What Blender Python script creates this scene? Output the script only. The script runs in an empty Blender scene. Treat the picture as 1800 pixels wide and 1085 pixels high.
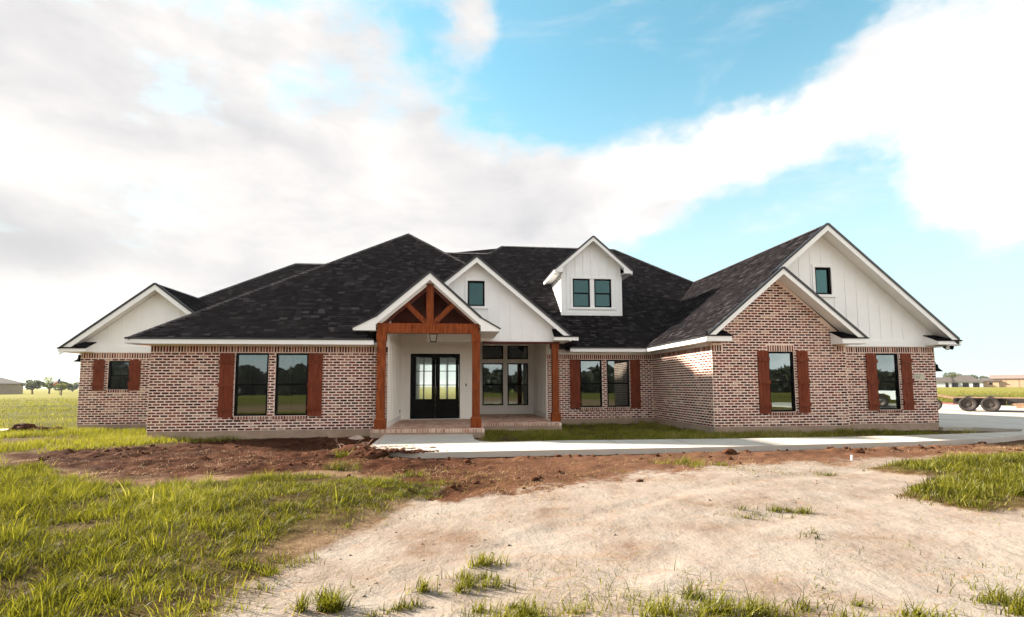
import bpy, math, random
import numpy as np
from mathutils import Vector, Matrix
random.seed(7)
rng = np.random.default_rng(7)
sc = bpy.context.scene
COL = sc.collection
R = math.radians

# ------------------------------------------------------------------ camera
cam_d = bpy.data.cameras.new('camera')
cam = bpy.data.objects.new('camera', cam_d)
COL.objects.link(cam)
sc.camera = cam
_p, _y, _r = R(4.58), R(6.58), R(-0.26)
_f = Vector((math.sin(_y) * math.cos(_p), math.cos(_y) * math.cos(_p), math.sin(_p)))
_x = Vector((math.cos(_y), -math.sin(_y), 0))
_u = _x.cross(_f)
_x2 = _x * math.cos(_r) + _u * math.sin(_r)
_u2 = _u * math.cos(_r) - _x * math.sin(_r)
m = Matrix((_x2, _u2, -_f)).transposed().to_4x4()
m.translation = Vector((0, 0, 1.281))
cam.matrix_world = m
cam_d.sensor_width = 36.0
cam_d.sensor_fit = 'HORIZONTAL'
cam_d.lens = 862.0 / 1800 * 36
cam_d.shift_y = (609.3 - 542.5) / 1800
cam_d.clip_start = 0.1
cam_d.clip_end = 5000

# ------------------------------------------------------------------ sky, sun, exposure
SUN_EL, SUN_AZ = 27.0, -62.5          # azimuth clockwise from +Y
SKY_STRENGTH = 0.15
sc.view_settings.view_transform = 'Standard'
sc.view_settings.look = 'None'
sc.view_settings.gamma = 1
sc.view_settings.use_curve_mapping = False
sc.view_settings.exposure = 2.14


class NT:
    """small wrapper for building node trees"""
    def __init__(self, tree):
        self.t = tree
        tree.nodes.clear()

    def n(self, typ, _in=None, **kw):
        nd = self.t.nodes.new(typ)
        for k, v in kw.items():
            setattr(nd, k, v)
        if _in:
            for k, v in _in.items():
                s = nd.inputs[k]
                if hasattr(v, 'node'):
                    self.t.links.new(v, s)
                else:
                    s.default_value = v
        return nd

    def math(self, op, a, b=None, c=None, clamp=False):
        d = {0: a}
        if b is not None:
            d[1] = b
        if c is not None:
            d[2] = c
        return self.n('ShaderNodeMath', d, operation=op, use_clamp=clamp).outputs[0]

    def vmath(self, op, a, b=None):
        d = {0: a}
        if b is not None:
            d[1] = b
        nd = self.n('ShaderNodeVectorMath', d, operation=op)
        return nd.outputs[1] if op in ('DOT_PRODUCT', 'LENGTH') else nd.outputs[0]

    def noise(self, vec, scale, detail=4.0, rough=0.55, dist=0.0):
        d = {'Scale': scale, 'Detail': detail, 'Roughness': rough, 'Distortion': dist}
        if vec is not None:
            d['Vector'] = vec
        return self.n('ShaderNodeTexNoise', d).outputs['Fac']

    def ramp(self, fac, stops, interp='LINEAR'):
        nd = self.n('ShaderNodeValToRGB', {0: fac})
        cr = nd.color_ramp
        cr.interpolation = interp
        while len(cr.elements) < len(stops):
            cr.elements.new(0.5)
        for e, (p, c) in zip(cr.elements, stops):
            e.position = p
            e.color = (*c, 1) if len(c) == 3 else c
        return nd.outputs[0]

    def mix(self, fac, a, b, blend='MIX'):
        nd = self.n('ShaderNodeMix', None, data_type='RGBA', blend_type=blend)
        for s, v in ((nd.inputs[0], fac), (nd.inputs[6], a), (nd.inputs[7], b)):
            if hasattr(v, 'node'):
                self.t.links.new(v, s)
            else:
                s.default_value = v if not (isinstance(v, tuple) and len(v) == 3) else (*v, 1)
        return nd.outputs[2]

    def smooth(self, v, lo, hi, a=0.0, b=1.0):
        nd = self.n('ShaderNodeMapRange', {0: v, 1: lo, 2: hi, 3: a, 4: b}, interpolation_type='SMOOTHSTEP')
        return nd.outputs[0]


world = bpy.data.worlds.new('World')
sc.world = world
world.use_nodes = True
W = NT(world.node_tree)
sky = W.n('ShaderNodeTexSky', None, sky_type='NISHITA', sun_disc=False, sun_elevation=R(SUN_EL), sun_rotation=R(SUN_AZ),
          air_density=1.0, dust_density=0.6, ozone_density=1.6)
dirv = W.n('ShaderNodeTexCoord').outputs['Generated']
sep = W.n('ShaderNodeSeparateXYZ', {0: dirv})
azim = W.math('ARCTAN2', sep.outputs[0], sep.outputs[1])
elev = W.math('ARCSINE', sep.outputs[2])
ae = W.n('ShaderNodeCombineXYZ', {0: azim, 1: elev, 2: 0.0}).outputs[0]
# turbulent offsets so that cloud edges billow
warp = W.n('ShaderNodeTexNoise', {'Vector': dirv, 'Scale': 3.2, 'Detail': 5.0, 'Roughness': 0.55}).outputs['Color']
warp = W.vmath('SUBTRACT', warp, (0.5, 0.5, 0.5))
aew = W.vmath('ADD', ae, W.vmath('MULTIPLY', warp, (0.20, 0.16, 0)))
# (azimuth, elevation, radius az, radius el, weight): positive = cloud bank, negative = clear sky
BLOBS = [(-0.62, 0.42, 0.42, 0.30, 1.0), (-0.22, 0.50, 0.26, 0.17, 0.8), (-0.10, 0.36, 0.28, 0.10, 0.9), (0.15, 0.35, 0.28, 0.085, 1.0),
         (0.45, 0.40, 0.22, 0.085, 1.0), (0.66, 0.45, 0.20, 0.09, 1.0), (0.88, 0.42, 0.17, 0.20, 1.3), (0.93, 0.28, 0.13, 0.11, 0.8),
         (0.035, 0.655, 0.07, 0.08, 1.3), (-0.33, 0.50, 0.07, 0.04, -0.7), (-0.49, 0.47, 0.08, 0.05, -0.6), (-0.05, 0.42, 0.05, 0.03, -0.4), (-0.35, 0.15, 0.5, 0.16, 0.9), (0.10, 0.24, 0.26, 0.09, 0.55), (0.40, 0.29, 0.10, 0.035, 0.55),
         (0.33, 0.60, 0.30, 0.10, -1.7), (0.60, 0.64, 0.22, 0.11, -1.4), (0.19, 0.51, 0.10, 0.07, -0.9), (0.74, 0.31, 0.10, 0.10, -0.9),
         (0.56, 0.22, 0.20, 0.12, -0.9), (0.85, 0.15, 0.2, 0.09, -0.6)]
acc = None
for (a0, e0, ra, re, wt) in BLOBS:
    d = W.vmath('MULTIPLY', W.vmath('SUBTRACT', aew, (a0, e0, 0)), (1 / ra, 1 / re, 0))
    g = W.math('MULTIPLY', W.math('EXPONENT', W.math('MULTIPLY', W.vmath('DOT_PRODUCT', d, d), -1.0)), wt)
    acc = g if acc is None else W.math('ADD', acc, g)
# the same weather all round: fractal cover for the part of the sky outside these banks
fbm = W.noise(W.vmath('MULTIPLY', dirv, (1, 1, 1.9)), 2.6, 9.0, 0.60, 0.15)
fine = W.noise(W.vmath('MULTIPLY', dirv, (1, 1, 1.7)), 7.0, 8.0, 0.62, 0.1)
front = W.smooth(sep.outputs[1], -0.1, 0.35)
base = W.math('MULTIPLY', W.math('SUBTRACT', 1.0, front), 0.66)
cover = W.math('ADD', W.math('ADD', W.math('MULTIPLY', acc, 0.8), base), W.math('MULTIPLY_ADD', fbm, 2.3, -1.13))
cover = W.math('ADD', cover, W.math('MULTIPLY_ADD', fine, 1.7, -0.86))
wisp = W.noise(W.vmath('MULTIPLY', dirv, (1, 1, 3.2)), 3.6, 8.0, 0.62, 0.5)
mask = W.math('MAXIMUM', W.smooth(cover, -0.02, 0.85), W.smooth(wisp, 0.53, 0.80, 0.0, 0.42))
thick = W.noise(W.vmath('MULTIPLY', dirv, (1, 1, 2.4)), 3.1, 6.0, 0.55, 0.2)
thick2 = W.noise(W.vmath('MULTIPLY', dirv, (1, 1, 1.8)), 6.5, 7.0, 0.6, 0.3)
th = W.math('ADD', W.math('MULTIPLY', thick, 0.65), W.math('MULTIPLY', thick2, 0.35))
cl = W.ramp(th, [(0.34, (1.36, 1.35, 1.38)), (0.44, (1.66, 1.63, 1.62)), (0.54, (1.98, 1.92, 1.86)), (0.68, (2.55, 2.45, 2.32))])
cl = W.mix(W.smooth(mask, 0.95, 0.35, 0.0, 0.75), cl, (1.85, 1.81, 1.77))
thickc = W.smooth(W.math('ADD', cover, W.math('MULTIPLY_ADD', thick2, 2.4, -1.2)), 0.7, 2.0, 0.0, 0.34)
cl = W.mix(thickc, cl, (1.35, 1.34, 1.38))
greyd = W.vmath('MULTIPLY', W.vmath('SUBTRACT', aew, (-0.70, 0.21, 0)), (1 / 0.16, 1 / 0.055, 0))
grey = W.math('EXPONENT', W.math('MULTIPLY', W.vmath('DOT_PRODUCT', greyd, greyd), -1.0))
cl = W.mix(W.math('MULTIPLY', grey, 0.7), cl, (1.15, 1.16, 1.20))
sdir = (math.sin(R(SUN_AZ)) * math.cos(R(SUN_EL)), math.cos(R(SUN_AZ)) * math.cos(R(SUN_EL)), math.sin(R(SUN_EL)))
ph = W.math('MULTIPLY_ADD', W.math('POWER', W.math('MULTIPLY_ADD', W.vmath('DOT_PRODUCT', dirv, sdir), -0.5, 0.5), 4.0), 1.9, 0.82)      # clouds opposite the sun are brighter, raised extra to light the house front
cl = W.vmath('MULTIPLY', cl, W.n('ShaderNodeCombineXYZ', {0: ph, 1: ph, 2: ph}).outputs[0])
blue = W.mix(1.0, sky.outputs[0], (0.40, 0.575, 0.455), 'MULTIPLY')
horizon = W.smooth(elev, 0.62, 0.03)
blue = W.mix(W.math('MULTIPLY', horizon, 0.86), blue, (1.22, 1.43, 1.50))
skyc = W.mix(mask, blue, cl)
bg = W.n('ShaderNodeBackground', {0: skyc, 1: SKY_STRENGTH})
W.n('ShaderNodeOutputWorld', {0: bg.outputs[0]})

sun_d = bpy.data.lights.new('sun', 'SUN')
sun_d.energy = 5.0
sun_d.angle = R(2.5)
sun_d.color = (1.0, 0.90, 0.77)
sun = bpy.data.objects.new('sun', sun_d)
COL.objects.link(sun)
_sd = Vector((math.sin(R(SUN_AZ)) * math.cos(R(SUN_EL)), math.cos(R(SUN_AZ)) * math.cos(R(SUN_EL)), math.sin(R(SUN_EL))))
sun.rotation_euler = (-_sd).to_track_quat('-Z', 'Y').to_euler()
sun.location = _sd * 60


# ------------------------------------------------------------------ materials
def new_mat(name):
    mt = bpy.data.materials.new(name)
    mt.use_nodes = True
    return mt, NT(mt.node_tree)


def finish(T, col, rough=0.7, bump=None, bstr=0.3, bdist=0.02, metal=0.0, spec=0.5):
    d = {'Base Color': col if hasattr(col, 'node') else (*col, 1), 'Roughness': rough, 'Metallic': metal, 'Specular IOR Level': spec}
    if bump is not None:
        d['Normal'] = T.n('ShaderNodeBump', {'Height': bump, 'Strength': bstr, 'Distance': bdist}).outputs[0]
    b = T.n('ShaderNodeBsdfPrincipled', d)
    T.n('ShaderNodeOutputMaterial', {0: b.outputs[0]})


def simple(name, col, rough=0.6, var=0.12, scale=3.0, bump=0.0, metal=0.0, spec=0.5, stretch=(1, 1, 1), dirt=None):
    mt, T = new_mat(name)
    pos = T.n('ShaderNodeNewGeometry').outputs['Position']
    v = T.vmath('MULTIPLY', pos, stretch)
    nz = T.noise(v, scale, 6.0, 0.6)
    lo = tuple(max(0, c * (1 - var)) for c in col)
    hi = tuple(c * (1 + var) for c in col)
    c = T.ramp(nz, [(0.3, lo), (0.7, hi)])
    if dirt:
        nz2 = T.noise(pos, 0.9, 5.0, 0.65)
        c = T.mix(T.smooth(nz2, 0.48, 0.75, 0.0, dirt[1]), c, dirt[0])
    rr = T.smooth(nz, 0.2, 0.8, rough - 0.08, min(1, rough + 0.08))
    finish(T, c, rr, T.noise(v, scale * 9, 4.0) if bump else None, bump, 0.01, metal, spec)
    return mt


M = {}
M['white'] = simple('white_paint', (0.88, 0.88, 0.875), 0.5, 0.03, 1.5, 0.05, dirt=((0.79, 0.775, 0.75), 0.35))
M['porch'] = simple('porch_white_bounce_tint', (0.87, 0.83, 0.76), 0.5, 0.03, 1.5, 0.05)  # white paint with the porch's warm bounce light put into its colour
M['trim'] = simple('white_trim_paint', (0.87, 0.865, 0.85), 0.45, 0.03, 2.0, 0.04)
M['black'] = simple('black_frame_paint', (0.0032, 0.0022, 0.0025), 0.6, 0.2, 4.0, spec=0.04)
M['drip'] = simple('black_drip_metal', (0.014, 0.013, 0.015), 0.4, 0.2, 4.0)
M['concrete'] = simple('pale_concrete', (0.45, 0.402, 0.350), 0.85, 0.08, 2.2, 0.25, dirt=((0.36, 0.31, 0.26), 0.5))
M['slab'] = simple('slab_concrete', (0.33, 0.235, 0.17), 0.9, 0.2, 3.0, 0.4, dirt=((0.27, 0.16, 0.10), 0.7))
M['mortar'] = simple('cream_mortar', (0.84, 0.665, 0.57), 0.95, 0.06, 14.0, 0.5, spec=0.08, dirt=((0.80, 0.61, 0.515), 0.6))
M['dark'] = simple('dark_interior', (0.05, 0.045, 0.042), 0.8, 0.2, 2.0)
M['room'] = simple('interior_plaster', (0.32, 0.30, 0.28), 0.8, 0.05, 2.0)
M['steel'] = simple('dark_steel', (0.035, 0.028, 0.026), 0.5, 0.3, 6.0, 0.1, metal=0.3)
M['rust'] = simple('rusty_red_steel', (0.16, 0.045, 0.035), 0.6, 0.35, 7.0, 0.2)
M['tyre'] = simple('tyre_rubber', (0.014, 0.0095, 0.008), 0.85, 0.3, 9.0, 0.2)
M['rim'] = simple('rim_metal', (0.075, 0.062, 0.055), 0.45, 0.25, 9.0, metal=0.6)
M['lens'] = simple('lamp_lens', (0.75, 0.75, 0.72), 0.15, 0.05, 5.0)
M['truck'] = simple('white_car_paint', (0.78, 0.78, 0.78), 0.18, 0.02, 2.0)
M['tail'] = simple('red_lens', (0.55, 0.03, 0.02), 0.15, 0.05, 5.0)
M['stone'] = simple('pale_stone', (0.42, 0.31, 0.25), 0.9, 0.25, 8.0, 0.6)
M['plaque'] = simple('cast_stone', (0.56, 0.50, 0.40), 0.85, 0.08, 18.0, 0.3)
M['ink'] = simple('dark_numeral', (0.13, 0.12, 0.07), 0.8, 0.1, 5.0)


def wood_mat(name, a, b, rough=0.5):
    mt, T = new_mat(name)
    oc = T.n('ShaderNodeTexCoord').outputs['Object']
    ri = T.n('ShaderNodeObjectInfo').outputs['Random']
    v = T.vmath('ADD', oc, T.n('ShaderNodeCombineXYZ', {0: T.math('MULTIPLY', ri, 31.0), 1: T.math('MULTIPLY', ri, 17.0), 2: ri}).outputs[0])
    g = T.noise(T.vmath('MULTIPLY', v, (14, 14, 1.6)), 1.6, 6.0, 0.65, 0.6)
    k = T.noise(T.vmath('MULTIPLY', v, (5, 5, 2.2)), 1.5, 2.0, 0.5)
    c = T.ramp(g, [(0.36, a), (0.64, b)])
    c = T.mix(T.smooth(k, 0.66, 0.74, 0, 0.75), c, tuple(x * 0.32 for x in a))
    c = T.mix(T.math('MULTIPLY', ri, 0.30), c, tuple(x * 0.7 for x in a))
    finish(T, c, rough, g, 0.3, 0.006, spec=0.06)
    return mt


M['cedar'] = wood_mat('stained_cedar', (0.130, 0.026, 0.007), (0.32, 0.078, 0.020))
M['shutter'] = wood_mat('dark_red_stained_cedar', (0.130, 0.028, 0.013), (0.235, 0.055, 0.025))
M['rail'] = wood_mat('red_cedar_rail', (0.125, 0.028, 0.013), (0.225, 0.054, 0.025))
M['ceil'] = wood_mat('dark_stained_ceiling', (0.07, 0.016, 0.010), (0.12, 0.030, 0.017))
M['plank'] = wood_mat('weathered_plank', (0.20, 0.125, 0.08), (0.36, 0.235, 0.155), 0.8)

# bricks and shingles read a per-piece 'tone' attribute
mt, T = new_mat('washed_brick')
tone = T.n('ShaderNodeAttribute', None, attribute_name='tone').outputs['Fac']
pos = T.n('ShaderNodeNewGeometry').outputs['Position']
c = T.ramp(tone, [(0.0, (0.034, 0.008, 0.0055)), (0.26, (0.082, 0.0135, 0.008)), (0.44, (0.160, 0.026, 0.015)), (0.60, (0.235, 0.050, 0.030)),
                  (0.72, (0.26, 0.100, 0.068)), (0.86, (0.42, 0.25, 0.18)), (1.0, (0.56, 0.40, 0.31))])
w1 = T.noise(T.vmath('MULTIPLY', pos, (1, 1, 1.6)), 26.0, 6.0, 0.7)
w2 = T.noise(pos, 0.8, 4.0, 0.6)
wash = T.math('ADD', w1, T.math('MULTIPLY_ADD', w2, 0.55, -0.275))
c = T.mix(T.smooth(wash, 0.52, 0.72, 0.0, 0.34), c, (0.76, 0.58, 0.48))
c = T.mix(T.smooth(T.noise(pos, 55.0, 3.0), 0.35, 0.75, 0.0, 0.4), c, (0.03, 0.012, 0.01), 'MULTIPLY')
finish(T, c, 0.95, w1, 0.6, 0.006, spec=0.08)
M['brick'] = mt

mt, T = new_mat('charcoal_shingle')
tone = T.n('ShaderNodeAttribute', None, attribute_name='tone').outputs['Fac']
pos = T.n('ShaderNodeNewGeometry').outputs['Position']
c = T.ramp(tone, [(0.0, (0.0042, 0.0038, 0.0048)), (0.40, (0.0084, 0.0076, 0.0092)), (0.70, (0.0150, 0.0136, 0.0158)), (0.92, (0.0270, 0.0245, 0.0268)), (1.0, (0.040, 0.0365, 0.0385))])
gr = T.noise(pos, 90.0, 3.0, 0.7)
c = T.mix(T.smooth(gr, 0.35, 0.7, 0.0, 0.15), c, (0.06, 0.051, 0.050))
c = T.mix(T.smooth(T.noise(pos, 0.6, 4.0), 0.4, 0.75, 0.0, 0.12), c, (0.040, 0.034, 0.033))
finish(T, c, 1.0, gr, 0.5, 0.005, spec=0.0)
M['shingle'] = mt

mt, T = new_mat('ridge_cap')
ri = T.n('ShaderNodeAttribute', None, attribute_name='tone').outputs['Fac']
c = T.ramp(ri, [(0, (0.03, 0.025, 0.026)), (1, (0.10, 0.08, 0.075))])
finish(T, c, 0.9)
M['cap'] = mt

# herringbone-toned paving brick
mt, T = new_mat('porch_paver')
tone = T.n('ShaderNodeAttribute', None, attribute_name='tone').outputs['Fac']
pos = T.n('ShaderNodeNewGeometry').outputs['Position']
c = T.ramp(tone, [(0, (0.30, 0.135, 0.085)), (0.5, (0.44, 0.235, 0.155)), (1, (0.66, 0.49, 0.38))])
c = T.mix(T.smooth(T.noise(pos, 9.0, 5.0), 0.45, 0.7, 0, 0.5), c, (0.66, 0.53, 0.43))
finish(T, c, 0.9)
M['paver'] = mt


def glass_mat(name, tint, refl, rough=0.0, bump=0.0, rcol=(0.66, 0.77, 0.77)):
    mt, T = new_mat(name)
    fr = T.n('ShaderNodeFresnel', {'IOR': 1.5}).outputs[0]
    fac = T.math('MULTIPLY_ADD', fr, 1.5, refl, clamp=True)
    gd = {'Color': (*rcol, 1), 'Roughness': rough}
    nz = None
    pos = T.n('ShaderNodeNewGeometry').outputs['Position']
    nz = T.noise(pos, 34.0 if bump else 0.9, 2.0)
    gd['Normal'] = T.n('ShaderNodeBump', {'Height': nz, 'Strength': bump if bump else 0.05, 'Distance': 0.02 if bump else 0.03}).outputs[0]
    gl = T.n('ShaderNodeBsdfGlossy', gd)
    if bump:
        tr = T.n('ShaderNodeBsdfRefraction', {'Color': (*tint, 1), 'Roughness': 0.02, 'IOR': 1.12, 'Normal': gd['Normal']})
        lp = T.n('ShaderNodeBsdfTransparent', {0: (*tint, 1)})
        tr = T.n('ShaderNodeMixShader', {0: 0.82, 1: tr.outputs[0], 2: lp.outputs[0]})
    else:
        tr = T.n('ShaderNodeBsdfTransparent', {0: (*tint, 1)})
    mx = T.n('ShaderNodeMixShader', {0: fac, 1: tr.outputs[0], 2: gl.outputs[0]})
    T.n('ShaderNodeOutputMaterial', {0: mx.outputs[0]})
    return mt


M['glass'] = glass_mat('window_glass', (0.36, 0.42, 0.42), 0.17)
M['atticglass'] = glass_mat('attic_glass_sky_tint', (0.10, 0.24, 0.24), 0.05, rcol=(0.30, 0.58, 0.58))  # reflection of a bluer sky put into the glass as dark teal
M['doorglass'] = glass_mat('rippled_door_glass', (0.99, 1.0, 0.99), 0.03, 0.0, 0.30)
M['clear'] = glass_mat('rear_glass', (0.98, 0.99, 0.98), 0.0)


def leaf_mat(name, stops, trans=0.45, scale=0.35):
    mt, T = new_mat(name)
    tone = T.n('ShaderNodeAttribute', None, attribute_name='tone').outputs['Fac']
    pos = T.n('ShaderNodeNewGeometry').outputs['Position']
    nz = T.noise(pos, scale, 4.0, 0.6)
    f = T.math('ADD', T.math('MULTIPLY', tone, 0.75), T.math('MULTIPLY_ADD', nz, 0.9, -0.33), clamp=True)
    c = T.ramp(f, stops)
    df = T.n('ShaderNodeBsdfDiffuse', {0: c})
    tl = T.n('ShaderNodeBsdfTranslucent', {0: c})
    gl = T.n('ShaderNodeBsdfGlossy', {0: (1, 1, 1, 1), 1: 0.45})
    mx = T.n('ShaderNodeMixShader', {0: trans, 1: df.outputs[0], 2: tl.outputs[0]})
    mx = T.n('ShaderNodeMixShader', {0: 0.012, 1: mx.outputs[0], 2: gl.outputs[0]})
    T.n('ShaderNodeOutputMaterial', {0: mx.outputs[0]})
    return mt


M['grass'] = leaf_mat('tall_grass', [(0.0, (0.018, 0.016, 0.003)), (0.28, (0.060, 0.059, 0.005)), (0.58, (0.160, 0.158, 0.009)), (0.84, (0.28, 0.255, 0.026)), (1.0, (0.46, 0.38, 0.19))], 0.5)
M['dry'] = leaf_mat('dry_straw', [(0.0, (0.20, 0.10, 0.05)), (0.5, (0.36, 0.22, 0.12)), (1.0, (0.58, 0.44, 0.29))], 0.3)
M['crown'] = leaf_mat('tree_leaves', [(0.0, (0.030, 0.040, 0.014)), (0.5, (0.070, 0.085, 0.028)), (1.0, (0.14, 0.15, 0.05))], 0.35, 0.8)
M['woods'] = leaf_mat('dull_far_leaves', [(0.0, (0.010, 0.011, 0.006)), (0.5, (0.024, 0.025, 0.013)), (1.0, (0.045, 0.044, 0.022))], 0.2, 0.8)
M['youngcrown'] = leaf_mat('young_tree_leaves', [(0.0, (0.10, 0.13, 0.03)), (0.5, (0.17, 0.20, 0.05)), (1.0, (0.28, 0.29, 0.08))], 0.4, 0.8)
M['bark'] = simple('bark', (0.12, 0.085, 0.06), 0.9, 0.3, 6.0, 0.5)

# ------------------------------------------------------------------ object helpers
class MB:
    """collects polygons of one mesh; one optional tone value per polygon"""
    def __init__(self):
        self.v, self.f, self.t = [], [], []
        self.cur = 0.5

    def poly(self, pts, tone=None):
        i = len(self.v)
        self.v += [tuple(p) for p in pts]
        self.f.append(tuple(range(i, i + len(pts))))
        self.t.append(self.cur if tone is None else tone)

    def hexa(self, c, tone=None):
        """c: 8 corners, bottom ring 0-3 then top ring 4-7"""
        i = len(self.v)
        self.v += [tuple(p) for p in c]
        for q in ((0, 3, 2, 1), (4, 5, 6, 7), (0, 1, 5, 4), (1, 2, 6, 5), (2, 3, 7, 6), (3, 0, 4, 7)):
            self.f.append(tuple(i + k for k in q))
            self.t.append(self.cur if tone is None else tone)

    def box(self, x0, x1, y0, y1, z0, z1, tone=None):
        self.hexa([(x0, y0, z0), (x1, y0, z0), (x1, y1, z0), (x0, y1, z0), (x0, y0, z1), (x1, y0, z1), (x1, y1, z1), (x0, y1, z1)], tone)

    def obox(self, o, a, b, c, tone=None):
        """box from corner o with edge vectors a, b, c"""
        o, a, b, c = Vector(o), Vector(a), Vector(b), Vector(c)
        self.hexa([o, o + a, o + a + b, o + b, o + c, o + a + c, o + a + b + c, o + b + c], tone)

    def prism(self, pts, vec, tone=None):
        vec = Vector(vec)
        a = [Vector(p) for p in pts]
        b = [p + vec for p in a]
        n = len(a)
        i = len(self.v)
        self.v += [tuple(p) for p in a + b]
        fs = [tuple(i + k for k in reversed(range(n))), tuple(i + n + k for k in range(n))]
        fs += [(i + k, i + (k + 1) % n, i + n + (k + 1) % n, i + n + k) for k in range(n)]
        self.f += fs
        self.t += [self.cur if tone is None else tone] * len(fs)

    def tube(self, p0, p1, r0, r1=None, n=10, caps=True):
        r1 = r0 if r1 is None else r1
        p0, p1 = Vector(p0), Vector(p1)
        d = (p1 - p0).normalized()
        a = d.orthogonal().normalized()
        b = d.cross(a)
        i = len(self.v)
        for p, r in ((p0, r0), (p1, r1)):
            for k in range(n):
                t = 2 * math.pi * k / n
                self.v.append(tuple(p + (a * math.cos(t) + b * math.sin(t)) * r))
        for k in range(n):
            self.f.append((i + k, i + (k + 1) % n, i + n + (k + 1) % n, i + n + k))
            self.t.append(self.cur)
        if caps:
            self.f += [tuple(i + k for k in reversed(range(n))), tuple(i + n + k for k in range(n))]
            self.t += [self.cur] * 2

    def path(self, pts, r, n=8):
        for a, b in zip(pts[:-1], pts[1:]):
            self.tube(a, b, r, r, n)

    def lathe(self, prof, o, axis, n=20):
        """prof: (radius, height) along axis from o"""
        o, d = Vector(o), Vector(axis).normalized()
        a = d.orthogonal().normalized()
        b = d.cross(a)
        i = len(self.v)
        for r, h in prof:
            for k in range(n):
                t = 2 * math.pi * k / n
                self.v.append(tuple(o + d * h + (a * math.cos(t) + b * math.sin(t)) * r))
        for j in range(len(prof) - 1):
            for k in range(n):
                self.f.append((i + j * n + k, i + j * n + (k + 1) % n, i + (j + 1) * n + (k + 1) % n, i + (j + 1) * n + k))
                self.t.append(self.cur)

    def mesh(self, name, mat, smooth=False):
        me = bpy.data.meshes.new(name)
        me.from_pydata(self.v, [], self.f)
        me.materials.append(mat)
        at = me.attributes.new('tone', 'FLOAT', 'FACE')
        at.data.foreach_set('value', np.array(self.t, dtype=np.float32))
        if smooth:
            me.polygons.foreach_set('use_smooth', np.ones(len(self.f), dtype=bool))
        me.update()
        return me

    def build(self, name, mat, parent=None, smooth=False, kind=None):
        return link(bpy.data.objects.new(name, self.mesh(name, mat, smooth)), parent, kind)


def link(o, parent=None, kind=None):
    COL.objects.link(o)
    if parent is not None:
        o.parent = parent
        # parts are written in world coordinates: undo the base point of the thing
        loc = Vector((0, 0, 0))
        q = parent
        while q is not None:
            loc += q.location if q.type == 'EMPTY' else Vector((0, 0, 0))
            q = q.parent
        if parent.type == 'EMPTY':
            o.matrix_parent_inverse = Matrix.Translation(-loc)
    if kind:
        o['kind'] = kind
    return o


def thing(name, label, cat, loc, group=None):
    o = bpy.data.objects.new(name, None)
    COL.objects.link(o)
    o.location = loc
    o.empty_display_size = 0.3
    tag(o, label, cat, group)
    return o


def tag(o, label, cat, group=None):
    o['label'] = label
    o['category'] = cat
    if group:
        o['group'] = group
    return o


def vnoise(x, y, seed, octaves=4, gain=0.5):
    """smooth value noise on numpy arrays, about -1..1"""
    out = np.zeros_like(x, dtype=float)
    amp, tot = 1.0, 0.0
    for o in range(octaves):
        r = np.random.default_rng(seed * 101 + o)
        tab = r.random((64, 64)) * 2 - 1
        xi, yi = np.floor(x).astype(int), np.floor(y).astype(int)
        fx, fy = x - xi, y - yi
        fx, fy = fx * fx * (3 - 2 * fx), fy * fy * (3 - 2 * fy)
        a = tab[xi % 64, yi % 64]
        b = tab[(xi + 1) % 64, yi % 64]
        c = tab[xi % 64, (yi + 1) % 64]
        d = tab[(xi + 1) % 64, (yi + 1) % 64]
        out += amp * ((a * (1 - fx) + b * fx) * (1 - fy) + (c * (1 - fx) + d * fx) * fy)
        tot += amp
        amp *= gain
        x, y = x * 2.03 + 7.7, y * 2.03 + 3.1
    return out / tot


def sdist(px, py, poly):
    """signed distance to a polygon, positive inside"""
    p = np.array(poly, float)
    q = np.roll(p, -1, 0)
    best = np.full(px.shape, 1e18)
    ins = np.zeros(px.shape, bool)
    for (x0, y0), (x1, y1) in zip(p, q):
        dx, dy = x1 - x0, y1 - y0
        t = np.clip(((px - x0) * dx + (py - y0) * dy) / (dx * dx + dy * dy + 1e-12), 0, 1)
        best = np.minimum(best, (px - x0 - t * dx) ** 2 + (py - y0 - t * dy) ** 2)
        cond = ((y0 > py) != (y1 > py)) & (px < dx * (py - y0) / (dy + (1e-12 if dy == 0 else 0)) + x0)
        ins ^= cond
    d = np.sqrt(best)
    return np.where(ins, d, -d)


def sstep(v, a, b):
    t = np.clip((v - a) / (b - a), 0, 1)
    return t * t * (3 - 2 * t)


# ------------------------------------------------------------------ terrain
GZ = -0.22
P_SOIL = [(-9.9, 12.4), (-7.9, 10.4), (-5.8, 8.6), (-4.5, 8.4), (-3.4, 8.9), (-2.5, 9.3), (-1.3, 8.6), (-0.9, 6.6), (0.6, 6.9), (2.4, 7.9), (4.6, 8.9), (8.4, 9.2),
          (10.0, 9.25), (12.9, 10.0), (16.5, 11.2), (17.2, 12.6), (16.5, 12.9), (12.5, 12.6), (8, 12.4), (0.8, 12.9), (0.8, 14.8), (-2.2, 15.0), (-2.7, 15.5), (-5.4, 15.5), (-7.4, 15.1), (-7.9, 13.5), (-9.0, 12.8)]
P_GRASSL = [(-14, 10), (-8.1, 10.2), (-7.9, 10.4), (-5.8, 8.6), (-4.5, 8.4), (-3.3, 8.8), (-2.4, 9.0), (-1.4, 8.1), (-0.45, 7.8), (-0.72, 6.6), (-0.93, 5.7), (-1.3, 4.95),
            (-1.5, 4.6), (-1.75, 4.25), (-1.85, 3.8), (-1.9, 3.0), (-2.2, 1.0), (-14, 1)]
P_GRASSR = [(7.9, 8.6), (9.4, 9.05), (12.5, 9.3), (16, 10.3), (16, 5.2), (8.5, 5.0), (6.9, 5.3), (6.15, 5.35), (6.05, 6.1), (6.5, 6.7), (8.2, 7.2), (7.5, 7.5), (7.35, 8.0)]
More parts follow.
